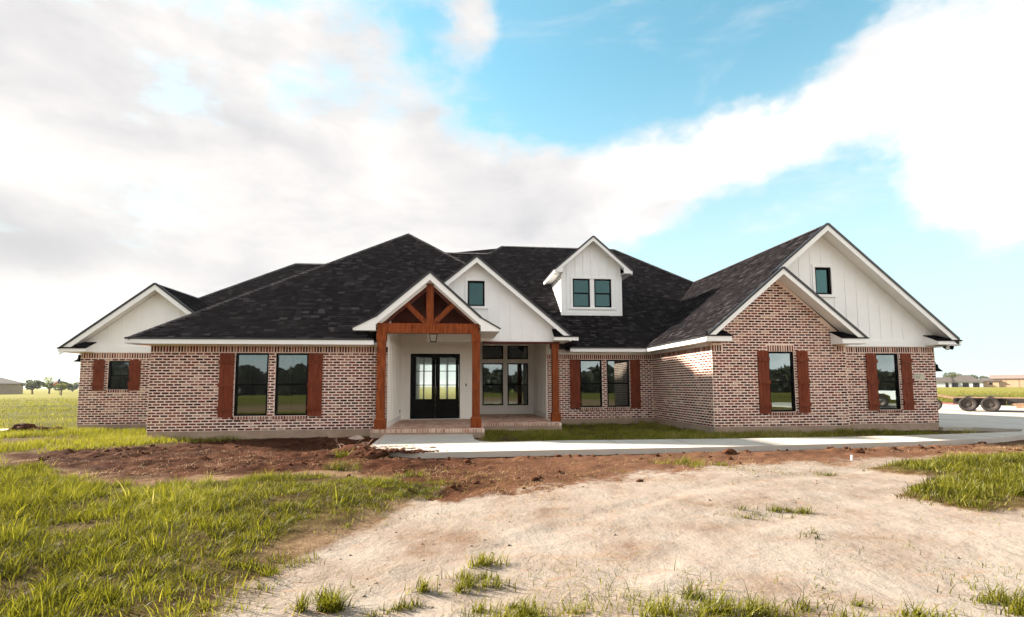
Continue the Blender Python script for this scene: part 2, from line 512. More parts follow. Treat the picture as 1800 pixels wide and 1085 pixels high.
P_SAND = [(-2.6, -3), (-2.2, 1), (-1.9, 3.0), (-1.85, 3.7), (-1.3, 4.9), (-0.8, 6.2), (-0.5, 7.2), (0.3, 7.5), (0.9, 7.6), (3.1, 8.8), (5.8, 9.6), (8.4, 9.7), (12, 9.9),
          (13.5, 8.5), (13, 5), (10, 2.5), (6, -1), (4, -4)]
P_STRIP = [(0.9, 16.4), (0.75, 12.75), (2.9, 12.6), (7.1, 12.35), (10.7, 12.3), (13.4, 12.45), (15.2, 12.7), (16.2, 13.6), (16.0, 14.5), (12.3, 14.55), (7.8, 14.25), (7.8, 18.8), (3.6, 18.8), (3.6, 16.4)]
P_HOUSE = [(-13, 18.7), (-8.8, 18.7), (-8.8, 15.3), (-2.5, 15.3), (-2.5, 14.8), (0.85, 14.5), (0.9, 16.7), (3.6, 16.7), (3.6, 18.8), (7.8, 18.8), (7.8, 14.2), (12.3, 14.2), (12.3, 14.5), (15.8, 14.5), (15.8, 32), (-13, 32)]
P_WALK = [(-2.05, 14.9), (-2.02, 12.4), (-1.7, 11.3), (-0.72, 10.72), (0.55, 10.72), (2.5, 10.72), (6.2, 10.68), (11.05, 10.94), (13.84, 11.29), (15.5, 11.91), (17.3, 12.75), (17.42, 13.4), (16.52, 12.76),
          (13.42, 12.4), (10.66, 12.22), (7.1, 12.28), (2.9, 12.53), (0.95, 12.5), (0.62, 12.75), (0.5, 13.2), (0.5, 14.9)]
P_DRIVE = [(15.86, 14.5), (16.76, 14.32), (17.42, 13.4), (19.2, 12.4), (22.0, 9.0), (23.0, 4.5), (21.5, -8), (31, -8), (33, 8), (36, 24), (33, 33), (15.86, 33)]


def ground_masks(x, y):
    n1 = vnoise(x * 0.55, y * 0.55, 3, 4)
    n2 = vnoise(x * 2.3, y * 2.3, 5, 3)
    j = n1 * 0.55 + n2 * 0.28
    gl = sstep(sdist(x, y, P_GRASSL) + j, -0.25, 0.25)
    gr = sstep(sdist(x, y, P_GRASSR) + j * 0.8, -0.2, 0.2)
    st = sstep(sdist(x, y, P_STRIP) + j * 0.2, -0.1, 0.12)
    soil = sstep(sdist(x, y, P_SOIL) + j * 1.5 - 0.15, -0.9, 0.7)
    sand = sstep(sdist(x, y, P_SAND) + j * 0.8, -0.35, 0.3)
    return gl, gr, st, soil, sand


def ground_h(x, y):
    gl, gr, st, soil, sand = ground_masks(x, y)
    near = np.exp(-((x - 2) ** 2 + (y - 9) ** 2) / 26 ** 2)
    h = 0.05 * vnoise(x * 0.25, y * 0.25, 11, 2) * near
    clod = np.abs(vnoise(x * 1.9, y * 1.9, 13, 5, 0.6))
    h += soil * ((0.18 - 0.10 * sstep(x, -2.0, 2.0)) * clod - 0.05 + 0.035 * vnoise(x * 5, y * 5, 14, 3))
    # wheel tracks and small ruts in the sand
    tr = vnoise(x * 0.5 + y * 0.2, y * 1.6, 15, 4)
    h += sand * (1 - soil) * (0.028 * tr + 0.012 * vnoise(x * 6, y * 6, 16, 3) - 0.025)
    for off in (0.0, 1.65):
        pts = [(-2.6 + off * 0.5, 2.0 - off * 0.55), (0.2 + off * 0.45, 4.6 - off * 0.6), (3.4 + off * 0.3, 6.9 - off * 0.75), (8.0 + off * 0.1, 8.6 - off * 0.9), (13 + off * 0.1, 9.6 - off * 0.9)]
        best = np.full(x.shape, 9.0)
        for (x0, y0), (x1, y1) in zip(pts[:-1], pts[1:]):
            t_ = np.clip(((x - x0) * (x1 - x0) + (y - y0) * (y1 - y0)) / ((x1 - x0) ** 2 + (y1 - y0) ** 2), 0, 1)
            best = np.minimum(best, np.hypot(x - x0 - t_ * (x1 - x0), y - y0 - t_ * (y1 - y0)))
        best = best + 0.10 * vnoise(x * 0.9, y * 0.9, 23, 2)
        h += (sand * (1 - gl)) * (-0.020 * np.exp(-(best / 0.15) ** 2) + 0.010 * np.exp(-((np.abs(best) - 0.27) / 0.08) ** 2)) * (0.55 + 0.45 * vnoise(x * 1.1, y * 1.1, 24, 2))
    h += gl * (0.07 * vnoise(x * 0.9, y * 0.9, 17, 3) + 0.03)
    h += gr * (0.06 * vnoise(x * 1.3, y * 1.3, 18, 3) + 0.05)
    # a ridge of turned earth along the near side of the walk, a bank by the left wing
    ridge = np.exp(-((y - (10.35 + 0.012 * (x - 6) ** 2 * (x > 6))) / 0.22) ** 2) * sstep(x, 4.5, 8) * soil
    h += ridge * (0.03 + 0.05 * np.abs(vnoise(x * 2.4, y * 2.4, 19, 3)))
    bank = np.exp(-((x + 11.5) / 3.6) ** 2 - ((y - 16.8) / 2.2) ** 2)
    h += 0.10 * bank
    # even ground under paving and house
    flat = np.maximum(sstep(sdist(x, y, P_WALK), -0.10, 0.0), np.maximum(sstep(sdist(x, y, P_DRIVE), -0.4, 0.0), sstep(sdist(x, y, P_HOUSE), -0.02, 0.15)))
    hh = h * (1 - flat) - 0.03 * flat
    far = sstep(np.hypot(x, y), 60, 300)
    return GZ + hh * (1 - far)


def axis_pts(lo, hi, step, far, grow=1.22):
    a = list(np.arange(lo, hi + 1e-6, step))
    s, x = step, hi
    while x < far:
        s *= grow
        x += s
        a.append(x)
    s, x = step, lo
    b = []
    while x > -far:
        s *= grow
        x -= s
        b.append(x)
    return np.array(b[::-1] + a)


gx = axis_pts(-15, 19, 0.085, 2500)
gy = axis_pts(2.2, 16.5, 0.075, 2500)
GX, GY = np.meshgrid(gx, gy, indexing='ij')
GH = ground_h(GX, GY)
nx, ny = GX.shape
vv = np.stack([GX.ravel(), GY.ravel(), GH.ravel()], 1)
ii = np.arange(nx * ny).reshape(nx, ny)
quads = np.stack([ii[:-1, :-1], ii[1:, :-1], ii[1:, 1:], ii[:-1, 1:]], -1).reshape(-1, 4)


def np_mesh(name, verts, faces, mat, tone=None, smooth=False, domain='POINT'):
    me = bpy.data.meshes.new(name)
    k = faces.shape[1]
    me.vertices.add(len(verts))
    me.vertices.foreach_set('co', np.ascontiguousarray(verts, np.float32).ravel())
    me.loops.add(faces.size)
    me.loops.foreach_set('vertex_index', np.ascontiguousarray(faces, np.int32).ravel())
    me.polygons.add(len(faces))
    me.polygons.foreach_set('loop_start', np.arange(0, faces.size, k, dtype=np.int32))
    if smooth:
        me.polygons.foreach_set('use_smooth', np.ones(len(faces), dtype=bool))
    me.materials.append(mat)
    if tone is not None:
        at = me.attributes.new('tone', 'FLOAT', domain)
        at.data.foreach_set('value', np.ascontiguousarray(tone, np.float32))
    me.update(calc_edges=True)
    me.validate()
    return me


mt, T = new_mat('yard_ground')
def _att(nm):
    return T.n('ShaderNodeAttribute', None, attribute_name=nm).outputs['Fac']
pos = T.n('ShaderNodeNewGeometry').outputs['Position']
nA = T.noise(pos, 1.1, 7.0, 0.62)
nB = T.noise(pos, 7.0, 6.0, 0.65)
nC = T.noise(pos, 38.0, 4.0, 0.7)
soilc = T.ramp(T.math('ADD', T.math('MULTIPLY', nA, 0.6), T.math('MULTIPLY', nB, 0.5)), [(0.36, (0.014, 0.005, 0.0028)), (0.52, (0.040, 0.0145, 0.0075)), (0.66, (0.078, 0.032, 0.017)), (0.80, (0.155, 0.082, 0.048))])
soilc = T.mix(T.smooth(nC, 0.55, 0.75, 0, 0.55), soilc, (0.045, 0.02, 0.014))
soilc = T.mix(T.smooth(T.n('ShaderNodeSeparateXYZ', {0: pos}).outputs[0], -1.5, 3.5, 0.0, 0.5), soilc, (0.165, 0.088, 0.054))
sandc = T.ramp(nA, [(0.30, (0.145, 0.098, 0.070)), (0.42, (0.208, 0.164, 0.132)), (0.60, (0.250, 0.212, 0.180))])
st2 = T.noise(T.vmath('MULTIPLY', pos, (1.2, 4.5, 1)), 2.4, 6.0, 0.7, 0.4)
sandc = T.mix(T.smooth(st2, 0.52, 0.72, 0, 0.65), sandc, (0.23, 0.135, 0.085))
sandc = T.mix(T.smooth(nC, 0.62, 0.74, 0, 0.6), sandc, (0.15, 0.09, 0.055))
nearg = T.ramp(nB, [(0.3, (0.035, 0.022, 0.010)), (0.55, (0.075, 0.052, 0.020)), (0.75, (0.13, 0.095, 0.04))])
fieldn = T.noise(T.vmath('MULTIPLY', pos, (0.25, 1.0, 1)), 0.16, 6.0, 0.65)
field = T.ramp(fieldn, [(0.32, (0.042, 0.041, 0.007)), (0.5, (0.075, 0.070, 0.011)), (0.68, (0.12, 0.108, 0.022))])
field = T.mix(T.smooth(nB, 0.4, 0.7, 0, 0.35), field, (0.09, 0.085, 0.012))
dist = T.vmath('LENGTH', pos)
field = T.mix(T.smooth(dist, 40, 130), field, T.mix(fieldn, (0.135, 0.128, 0.022), (0.20, 0.178, 0.045)))
field = T.mix(T.smooth(dist, 27, 12), field, T.ramp(nB, [(0.35, (0.10, 0.055, 0.032)), (0.6, (0.19, 0.125, 0.075))]))
c = T.mix(_att('lawn'), field, nearg)
c = T.mix(T.math('MULTIPLY', _att('sand'), T.smooth(T.math('ADD', nB, _att('sand')), 0.75, 1.15), clamp=True), c, sandc)
sm = T.smooth(T.math('ADD', T.math('ADD', T.math('MULTIPLY_ADD', nB, 1.3, -0.65), T.math('MULTIPLY_ADD', nA, 0.9, -0.45)), _att('soil')), 0.30, 0.78)
c = T.mix(sm, c, soilc)
hb = T.math('ADD', T.math('MULTIPLY', nB, 1.0), T.math('MULTIPLY', T.math('MULTIPLY', nC, T.math('MULTIPLY_ADD', _att('sand'), -0.45, 0.6)), 1.0))
finish(T, c, 0.97, hb, 0.8, 0.035, spec=0.02)
M['ground'] = mt
gme = np_mesh('ground', vv, quads, M['ground'], smooth=True)
gl, gr, st, so, sa = ground_masks(GX, GY)
near = sstep(26 - np.hypot(GX + 0, GY - 8), -6, 10)
lawn = np.maximum(np.maximum(gl, gr), st)
bandL = sstep(sdist(GX, GY, [(-17, 18.5), (-13, 18.7), (-8.8, 18.7), (-8.8, 15.3), (-5, 15.2), (-8, 13.5), (-9.9, 12.4), (-8, 10.3), (-14, 10), (-20, 14)]), -1.5, 0.3)
lawn = np.maximum(lawn, bandL * 0.55)
so = so * (1 - gl) * (1 - gr) * (1 - 0.8 * st)
so = np.maximum(so, 0.0)
sa = sa * (1 - gl) * (1 - gr)
for nm, ar in (('soil', so), ('sand', sa), ('lawn', lawn)):
    at = gme.attributes.new(nm, 'FLOAT', 'POINT')
    at.data.foreach_set('value', ar.ravel().astype(np.float32))
ground = bpy.data.objects.new('ground', gme)
COL.objects.link(ground)
ground['kind'] = 'structure'


def slab_obj(name, poly, z0, z1, mat, joints=(), bevel=0.0):
    b = MB()
    b.prism([(x, y, z0) for x, y in poly], (0, 0, z1 - z0))
    o = b.build(name, mat)
    o['kind'] = 'structure'
    return o


walk = slab_obj('front_walk', P_WALK, -0.30, -0.125, M['concrete'])
drive = slab_obj('driveway', P_DRIVE, -0.30, -0.13, M['concrete'])
path = slab_obj('side_path', [(-20, 17.2), (-14.4, 17.9), (-14.55, 18.75), (-20, 18.3)], -0.30, -0.10, M['concrete'])
# tooled joints of the walk are real grooves' dark fillets
b = MB()
for x in (2.2, 3.9, 5.6, 7.3, 9.0, 10.7, 12.4, 14.1):
    y0 = np.interp(x, [2.5, 6.2, 11.05, 13.84, 15.5], [10.72, 10.68, 10.94, 11.29, 11.91])
    y1 = np.interp(x, [2.9, 7.1, 10.66, 13.42, 16.5], [12.53, 12.28, 12.22, 12.4, 12.76])
    b.box(x, x + 0.024, y0 + 0.01, y1 - 0.01, -0.124, -0.121)
b.build('joint', M['slab'], walk)
b = MB()
for y in (17.5, 20.6, 23.7, 26.8):
    b.box(16.2, 33.5 if y > 22 else 31, y, y + 0.02, -0.129, -0.126)
for x in (19.5, 23.0, 26.5):
    b.box(x, x + 0.02, 14.2, 32.5, -0.1295, -0.1262)
b.build('joint', M['slab'], drive)

# ------------------------------------------------------------------ the house
house = thing('house', 'single storey farmhouse of whitewashed red brick and white boards under a charcoal roof', 'house', (1.4, 20, -0.2))
Y1, Y2, YD, YA, Y5, Y6, Y7 = 18.71, 15.34, 19.06, 22.03, 18.80, 14.20, 14.55
X1, X2, X3, XA0, XA1, X5, X67, X7 = -13.0, -8.81, -2.06, 0.92, 3.53, 7.80, 12.28, 15.80
HB = 2.50                         # top of the brick
LP, HC = 0.223, 2.30 / 28         # brick pitch along the wall, course height
BL, BH = 0.189, 0.050             # what shows of a brick between the smeared joints

bricks = []                       # (centre, u, n, length, height, tone)


def tone_at(p, u):
    a = 0.5 + 0.5 * float(vnoise(np.array([p[0] * 0.8 + p[1] * 0.5]), np.array([p[2] * 1.3]), 31, 3)[0])
    r = random.random()
    pale = 0.08 + 0.50 * max(0, a - 0.45) * 1.6
    if r < pale:
        return random.uniform(0.70, 1.0)
    return random.choice((random.uniform(0.0, 0.28), random.uniform(0.22, 0.48), random.uniform(0.36, 0.62)))


def brick_rows(o, u, n, w, z0, z1, holes, top=None, phase=0.0):
    """courses of stretchers on a wall starting at o (x, y), running along u for w, facing n"""
    k0 = round(z0 / HC)
    k = k0
    while (k + 1) * HC <= z1 + 1e-6:
        zc = (k + 0.5) * HC
        s = -LP * (0.5 if k % 2 else 0.0) + phase
        while s < w:
            a, c = s + (LP - BL) / 2, s + (LP + BL) / 2
            iv = [(max(a, 0.008), min(c, w - 0.008))]
            for (h0, h1, hz0, hz1) in holes:
                if hz0 - 0.02 < zc < hz1 + 0.02:
                    nv = []
                    for (p, q) in iv:
                        if q <= h0 or p >= h1:
                            nv.append((p, q))
                        else:
                            if p < h0 - 0.01:
                                nv.append((p, h0 - 0.006))
                            if q > h1 + 0.01:
                                nv.append((h1 + 0.006, q))
                    iv = nv
            for (p, q) in iv:
                if q - p < 0.025:
                    continue
                if top and min(top(p), top(q)) < zc + BH / 2:
                    continue
                m_ = (p + q) / 2
                c3 = (o[0] + u[0] * m_, o[1] + u[1] * m_, zc + random.uniform(-0.002, 0.002))
                bricks.append((c3, u, n, q - p, BH * random.uniform(0.93, 1.1), tone_at(c3, u)))
            s += LP
        k += 1


def soldier(o, u, n, s0, s1, z0=2.315, z1=2.485, pitch=0.0815):
    s = s0 + 0.012
    while s + 0.05 < s1:
        c3 = (o[0] + u[0] * (s + 0.026), o[1] + u[1] * (s + 0.026), (z0 + z1) / 2)
        bricks.append((c3, u, n, 0.052, z1 - z0, random.choice((random.uniform(0.05, 0.3), random.uniform(0.3, 0.6), random.uniform(0.68, 0.9)))))
        s += pitch


def rowlock(o, u, n, s0, s1, z1, depth=0.03):
    s = s0 - 0.03
    while s + 0.05 < s1 + 0.05:
        c3 = (o[0] + u[0] * (s + 0.026) + n[0] * depth, o[1] + u[1] * (s + 0.026) + n[1] * depth, z1 - 0.055)
        bricks.append((c3, u, n, 0.050, 0.092, random.uniform(0.25, 0.95)))
        s += 0.078


def backing(mb, o, u, n, w, z0, z1, holes, t=0.24):
    """mortar wall behind the bricks, in rectangles round the openings"""
    us = sorted({0.0, w, *[h[0] for h in holes], *[h[1] for h in holes]})
    zs = sorted({z0, z1, *[h[2] for h in holes], *[h[3] for h in holes]})
    for a, c in zip(us[:-1], us[1:]):
        run = None
        for p, q in zip(zs[:-1], zs[1:]):
            mid = ((a + c) / 2, (p + q) / 2)
            solid = not any(h[0] < mid[0] < h[1] and h[2] < mid[1] < h[3] for h in holes)
            if solid and run is None:
                run = p
            if run is not None and (not solid or q == zs[-1]):
                e = q if solid else p
                mb.obox((o[0] + u[0] * a, o[1] + u[1] * a, run), (u[0] * (c - a), u[1] * (c - a), 0), (-n[0] * t, -n[1] * t, 0), (0, 0, e - run))
                run = None


FR, LF, RT = (0, -1), (-1, 0), (1, 0)     # outward normals
UX, UYm = (1, 0), (0, -1)
WZ0, WZ1 = 0.43, 2.29
wall_mb = {}


def brick_wall(nm, o, u, n, w, holes, z1=HB, top=None, sold=None, extra_top=None, cut=(0, 0)):
    mb = MB()
    if top is None:
        backing(mb, (o[0] + u[0] * cut[0], o[1] + u[1] * cut[0]), u, n, w - cut[0] - cut[1], 0.0, z1, holes)
    else:
        backing(mb, o, u, n, w, 0.0, HB, holes)
        pts = [(o[0] + u[0] * s, o[1] + u[1] * s, z) for s, z in extra_top]
        mb.prism(pts, (-n[0] * 0.24, -n[1] * 0.24, 0))
    ob = mb.build('brick_wall', M['mortar'], house)
    hz = [(h[0], h[1], h[2] - (0.10 if h[2] > 0.2 else 0), h[3]) for h in holes]
    if sold == 'all':
        hz2 = hz
        brick_rows(o, u, n, w, 0, 2.30, hz2)
        soldier(o, u, n, 0, w)
    elif sold:
        for (a, c) in sold:
            soldier(o, u, n, a, c, 2.335 if False else 2.315, 2.50)
        brick_rows(o, u, n, w, 0, 6.0, hz + [(a, c, 2.305, 2.51) for a, c in sold], top)
    for h in holes:
        if h[2] > 0.2 and h[3] < 2.4:
            rowlock(o, u, n, h[0], h[1], h[2])
    return ob


wins = {'w1': [(-12.10, -11.40, 1.21, 2.22)], 'w2': [(-6.47, -5.53, WZ0, WZ1), (-5.33, -4.39, WZ0, WZ1)],
        'w5': [(4.84, 5.73, WZ0, WZ1), (5.93, 6.85, WZ0, WZ1)], 'w6': [(9.64, 10.50, 0.44, 2.31)], 'w7': [(13.64, 14.46, 0.45, WZ1)]}
hol = lambda k, x0: [(a - x0, c - x0, p, q) for a, c, p, q in wins[k]]
walls = []
walls.append(brick_wall('w1', (X1, Y1), UX, FR, X2 - X1 + 0.3, hol('w1', X1), sold='all'))
walls.append(brick_wall('w2', (X2, Y2), UX, FR, X3 - X2, hol('w2', X2), sold='all'))
walls.append(brick_wall('w5', (XA1, Y5), UX, FR, X5 - XA1 - 0.004, hol('w5', XA1), sold='all'))
walls.append(brick_wall('w6side', (X5, Y5 + 0.1), UYm, LF, Y5 + 0.1 - Y6 - 0.003, [], sold='all', cut=(0, 0.2395)))
_gz = lambda s: 4.70 - 0.83 * abs(s - (9.94 - X5))
walls.append(brick_wall('w6', (X5, Y6), UX, FR, X67 - X5, hol('w6', X5), top=_gz, sold=[(0.0, 0.36), (9.62 - X5, 10.52 - X5), (X67 - X5 - 0.3, X67 - X5)],
                        extra_top=[(0, HB), (X67 - X5, HB), (X67 - X5, 2.755), (9.94 - X5, 4.735), (0, 2.95)]))
walls.append(brick_wall('w7', (X67, Y7), UX, FR, X7 - X67, hol('w7', X67), sold='all'))
walls.append(brick_wall('w2side', (X2, Y1 + 0.1), UYm, LF, Y1 + 0.1 - Y2 - 0.003, [], sold='all', cut=(0, 0.2395)))
walls.append(brick_wall('w1side', (X1, 30.0), UYm, LF, 30.0 - Y1 - 0.003, [], sold='all', cut=(0, 0.2395)))
walls.append(brick_wall('w7side', (X7, Y7 + 0.003), (0, 1), RT, 17.4, [], sold='all', cut=(0.2395, 0)))
# rear wall: plain, with the large garden window the front door looks through to
mb = MB()
backing(mb, (X7, 31.95), (-1, 0), (0, 1), X7 - X1, 0.0, 3.0, [(X7 - 1.2, X7 + 3.4, 0.15, 2.75)])
mb.build('brick_wall', M['mortar'], house)


def brick_hexa(mb, bk):
    (c, u, n, L, H, t) = bk
    d = 0.007 + random.uniform(-0.002, 0.003)
    jz = random.uniform(-0.0015, 0.0015)
    o = (c[0] - u[0] * L / 2, c[1] - u[1] * L / 2, c[2] - H / 2)
    i = len(mb.v)
    out = (n[0] * d, n[1] * d)
    q = [(0, 0), (L, 0), (L, H), (0, H)]
    e = 0.003
    q2 = [(e, e), (L - e, e), (L - e, H - e), (e, H - e)]
    for (a, z) in q:
        mb.v.append((o[0] + u[0] * a, o[1] + u[1] * a, o[2] + z))
    for (a, z) in q2:
        mb.v.append((o[0] + u[0] * a + out[0], o[1] + u[1] * a + out[1], o[2] + z + jz))
    for f in ((4, 5, 6, 7), (0, 1, 5, 4), (1, 2, 6, 5), (2, 3, 7, 6), (3, 0, 4, 7)):
        mb.f.append(tuple(i + k for k in f))
        mb.t.append(t)


def in_view(p):
    d = Vector(p) - cam.matrix_world.translation
    z = d.dot(_f)
    return z > 0 and abs(d.dot(_x2) / z) < 1.04


# the 300 stretchers that show largest are objects of their own, the rest one mesh
cand = [(math.hypot(b_[0][0], b_[0][1]) / max(0.2, -(b_[0][0] * b_[2][0] + b_[0][1] * b_[2][1]) / math.hypot(b_[0][0], b_[0][1])), i)
        for i, b_ in enumerate(bricks) if abs(b_[3] - BL) < 0.002 and b_[2] == FR and in_view(b_[0]) and b_[4] < 0.08]
cand.sort()
single = [i for _, i in cand[:300]]
sset = set(single)
mb = MB()
for i, bk in enumerate(bricks):
    if i not in sset:
        brick_hexa(mb, bk)
mb.build('brickwork', M['brick'], house, kind='stuff')
variants = []
for k in range(14):
    vb = MB()
    brick_hexa(vb, ((0, 0, 0), UX, FR, BL, BH, [0.04, 0.14, 0.22, 0.3, 0.38, 0.45, 0.5, 0.56, 0.6, 0.34, 0.26, 0.75, 0.86, 0.96][k]))
    variants.append((vb.t[0], vb.mesh('brick', M['brick'])))
for i in single:
    c3, u, n, L, H, t = bricks[i]
    me = min(variants, key=lambda v: abs(v[0] - t))[1]
    par = walls[1] if abs(c3[1] - Y2) < 0.02 else walls[4] if abs(c3[1] - Y6) < 0.02 else walls[5] if abs(c3[1] - Y7) < 0.02 else walls[2] if abs(c3[1] - Y5) < 0.02 else walls[0]
    o = bpy.data.objects.new('brick', me)
    COL.objects.link(o)
    o.parent = par
    o.location = c3
    o.scale = (1, 1, H / BH)

# slab under the brick
mb = MB()
for (x0, x1, y0, y1) in ((X1 + 0.01, X2, Y1 + 0.01, 31.9), (X2 + 0.01, X3, Y2 + 0.01, 31.85), (XA1, X5, Y5 + 0.01, 31.8), (X5 + 0.01, X67 - 0.001, Y6 + 0.01, 31.75), (X67, X7 - 0.01, Y7 + 0.01, 31.7)):
    mb.box(x0 + 0.004, x1 - 0.004, y0, y1, -0.5, -0.002)
mb.build('foundation', M['slab'], house)


# ---- windows and shutters
def window(x0, x1, z0, z1, y, hung=True, back=False, fw=0.055, trim=None, parent=None, blinds=False):
    """front-facing window; the frame is the part, panes, rails and bars are its sub-parts"""
    fy0, fy1 = y + 0.025, y + 0.10
    b = MB()
    b.box(x0, x0 + fw, fy0, fy1, z0, z1)
    b.box(x1 - fw, x1, fy0, fy1, z0, z1)
    b.box(x0 + fw, x1 - fw, fy0 + 0.001, fy1, z0, z0 + fw)
    b.box(x0 + fw, x1 - fw, fy0 + 0.001, fy1, z1 - fw, z1)
    w = b.build('window', M['black'], parent or house)
    zs = [(z0 + fw, z1 - fw)]
    if hung:
        zm = (z0 + z1) / 2 - 0.01
        b = MB()
        b.box(x0 + fw, x1 - fw, fy0 + 0.012, fy1, zm - 0.028, zm + 0.028)
        b.build('meeting_rail', M['black'], w)
        zs = [(z0 + fw, zm - 0.028), (zm + 0.028, z1 - fw)]
    for k, (a, c) in enumerate(zs):
        b = MB()
        yy = fy0 + 0.04 + 0.012 * (1 - k)
        b.box(x0 + fw, x1 - fw, yy, yy + 0.004, a, c)
        b.build('pane', M['atticglass'] if back else M['glass'], w)
        if hung:
            b = MB()
            xm = (x0 + x1) / 2
            b.box(xm - 0.007, xm + 0.007, yy + 0.006, yy + 0.018, a, c)
            b.build('muntin', M['black'], w)
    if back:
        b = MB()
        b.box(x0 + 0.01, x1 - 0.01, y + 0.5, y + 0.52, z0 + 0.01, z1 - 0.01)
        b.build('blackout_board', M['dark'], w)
    if blinds:
        b = MB()
        z = z0 + fw + 0.02
        while z < z1 - fw:
            b.hexa([(x0 + 0.27, fy1 + 0.03, z), (x1 - fw, fy1 + 0.03, z), (x1 - fw, fy1 + 0.055, z + 0.012), (x0 + 0.27, fy1 + 0.055, z + 0.012),
                    (x0 + 0.27, fy1 + 0.03, z + 0.003), (x1 - fw, fy1 + 0.03, z + 0.003), (x1 - fw, fy1 + 0.055, z + 0.015), (x0 + 0.27, fy1 + 0.055, z + 0.015)])
            z += 0.062
        b.build('blind', M['trim'], w)
    return w


for k in ('w1', 'w2', 'w5', 'w6', 'w7'):
    yy = {'w1': Y1, 'w2': Y2, 'w5': Y5, 'w6': Y6, 'w7': Y7}[k]
    for j, (a, c, p, q) in enumerate(wins[k]):
        window(a, c, p, q, yy, blinds=(k == 'w5' and j == 1))


def shutter(x0, x1, z0, z1, y, rails):
    b = MB()
    b.box(x0 + 0.01, x1 - 0.01, y - 0.013, y - 0.0095, z0 + 0.01, z1 - 0.01)
    s = b.build('shutter', M['shutter'], house)
    for rz in rails:
        z = z0 + (z1 - z0) * rz
        b = MB()
        b.box(x0 - 0.006, x1 + 0.006, y - 0.078, y - 0.0355, z - 0.055, z + 0.055)
        b.build('rail', M['rail'], s)
    n = 3
    w = (x1 - x0) / n
    for k in range(n):
        b = MB()
        dz = random.uniform(-0.004, 0.004)
        b.box(x0 + k * w + 0.004, x0 + (k + 1) * w - 0.004, y - 0.034, y - 0.0135, z0 + dz, z1 + dz)
        b.build('plank', M['shutter'], s)


TALL = (0.13, 0.50, 0.86)
for (a, c, y, z0, z1, rl) in ((-12.56, -12.20, Y1, 1.175, 2.24, (0.22, 0.77)), (-11.40, -11.04, Y1, 1.175, 2.24, (0.22, 0.77)),
                              (-6.90, -6.49, Y2, 0.40, 2.285, TALL), (-4.385, -3.97, Y2, 0.41, 2.29, TALL), (4.43, 4.84, Y5, 0.40, 2.30, TALL), (6.87, 7.28, Y5, 0.40, 2.30, TALL),
                              (9.28, 9.64, Y6, 0.40, 2.33, TALL), (10.58, 10.96, Y6, 0.41, 2.33, TALL), (13.27, 13.64, Y7, 0.43, 2.29, TALL), (14.53, 14.90, Y7, 0.435, 2.29, TALL)):
    shutter(a, c, z0, z1, y, rl)

# ---- roof
roof_root = None
shingles = []        # (top quad/tri corners list, lower edge, tone)
caps = MB()


def roof_face(mb, pts, shingle=True, thick=0.10, eave_dir=None):
    """a plane of the roof: deck in mb, courses of shingles laid on it"""
    P = [Vector(p) for p in pts]
    n = Vector((0, 0, 0))
    for i in range(len(P)):
        a, c = P[i], P[(i + 1) % len(P)]
        n += a.cross(c)
    n.normalize()
    if n.z < 0:
        n = -n
        P = P[::-1]
    mb.poly(P)
    mb.poly([p - Vector((0, 0, thick)) for p in reversed(P)])
    for i in range(len(P)):
        a, c = P[i], P[(i + 1) % len(P)]
        dz = Vector((0, 0, thick))
        mb.poly([a, a - dz, c - dz, c])
    if not shingle:
        return
    u = Vector((-n.y, n.x, 0)).normalized()
    v = n.cross(u)
    if v.z < 0:
        v, u = -v, -u
    o = P[0]
    uv = [((p - o).dot(u), (p - o).dot(v)) for p in P]
    vmin, vmax = min(q[1] for q in uv), max(q[1] for q in uv)

    def span(h):
        xs = []
        for i in range(len(uv)):
            (a, s), (c, t) = uv[i], uv[(i + 1) % len(uv)]
            if (s - h) * (t - h) <= 0 and s != t:
                xs.append(a + (c - a) * (h - s) / (t - s))
        return (min(xs), max(xs)) if xs else None
    ex = 0.140
    k = 0
    # courses share one module with the neighbouring planes of the same slope
    while vmin + k * ex < vmax - 0.01:
        v0, v1 = vmin + k * ex, min(vmin + (k + 1) * ex, vmax)
        s0, s1 = span(v0 + 1e-4), span(v1 - 1e-4)
        k += 1
        if not s0 or not s1:
            continue
        x = min(s0[0], s1[0]) - random.uniform(0, 0.3)
        end = max(s0[1], s1[1])
        while x < end:
            wdt = random.uniform(0.12, 0.27)
            a0, c0 = max(x, s0[0]), min(x + wdt, s0[1])
            a1, c1 = max(x, s1[0]), min(x + wdt, s1[1])
            x += wdt
            if c0 - a0 < 0.01 and c1 - a1 < 0.01:
                continue
            if c0 < a0:
                a0 = c0 = (a0 + c0) / 2 if False else min(max(a1, s0[0]), s0[1])
            if c1 < a1:
                a1 = c1 = min(max(a0, s1[0]), s1[1])
            h0 = random.uniform(0.014, 0.028)
            q = [o + u * (a0 + 0.003) + v * v0 + n * h0, o + u * (c0 - 0.003) + v * v0 + n * h0, o + u * (c1 - 0.003) + v * (v1 + 0.02) + n * 0.003, o + u * (a1 + 0.003) + v * (v1 + 0.02) + n * 0.003]
            r = random.random()
            t = random.uniform(0.0, 0.50) if r < 0.55 else random.uniform(0.40, 0.80) if r < 0.88 else random.uniform(0.80, 1.0)
            full = (c0 - a0 > wdt - 0.002) and (c1 - a1 > wdt - 0.002)
            shingles.append((q, n.copy(), h0, t, full))


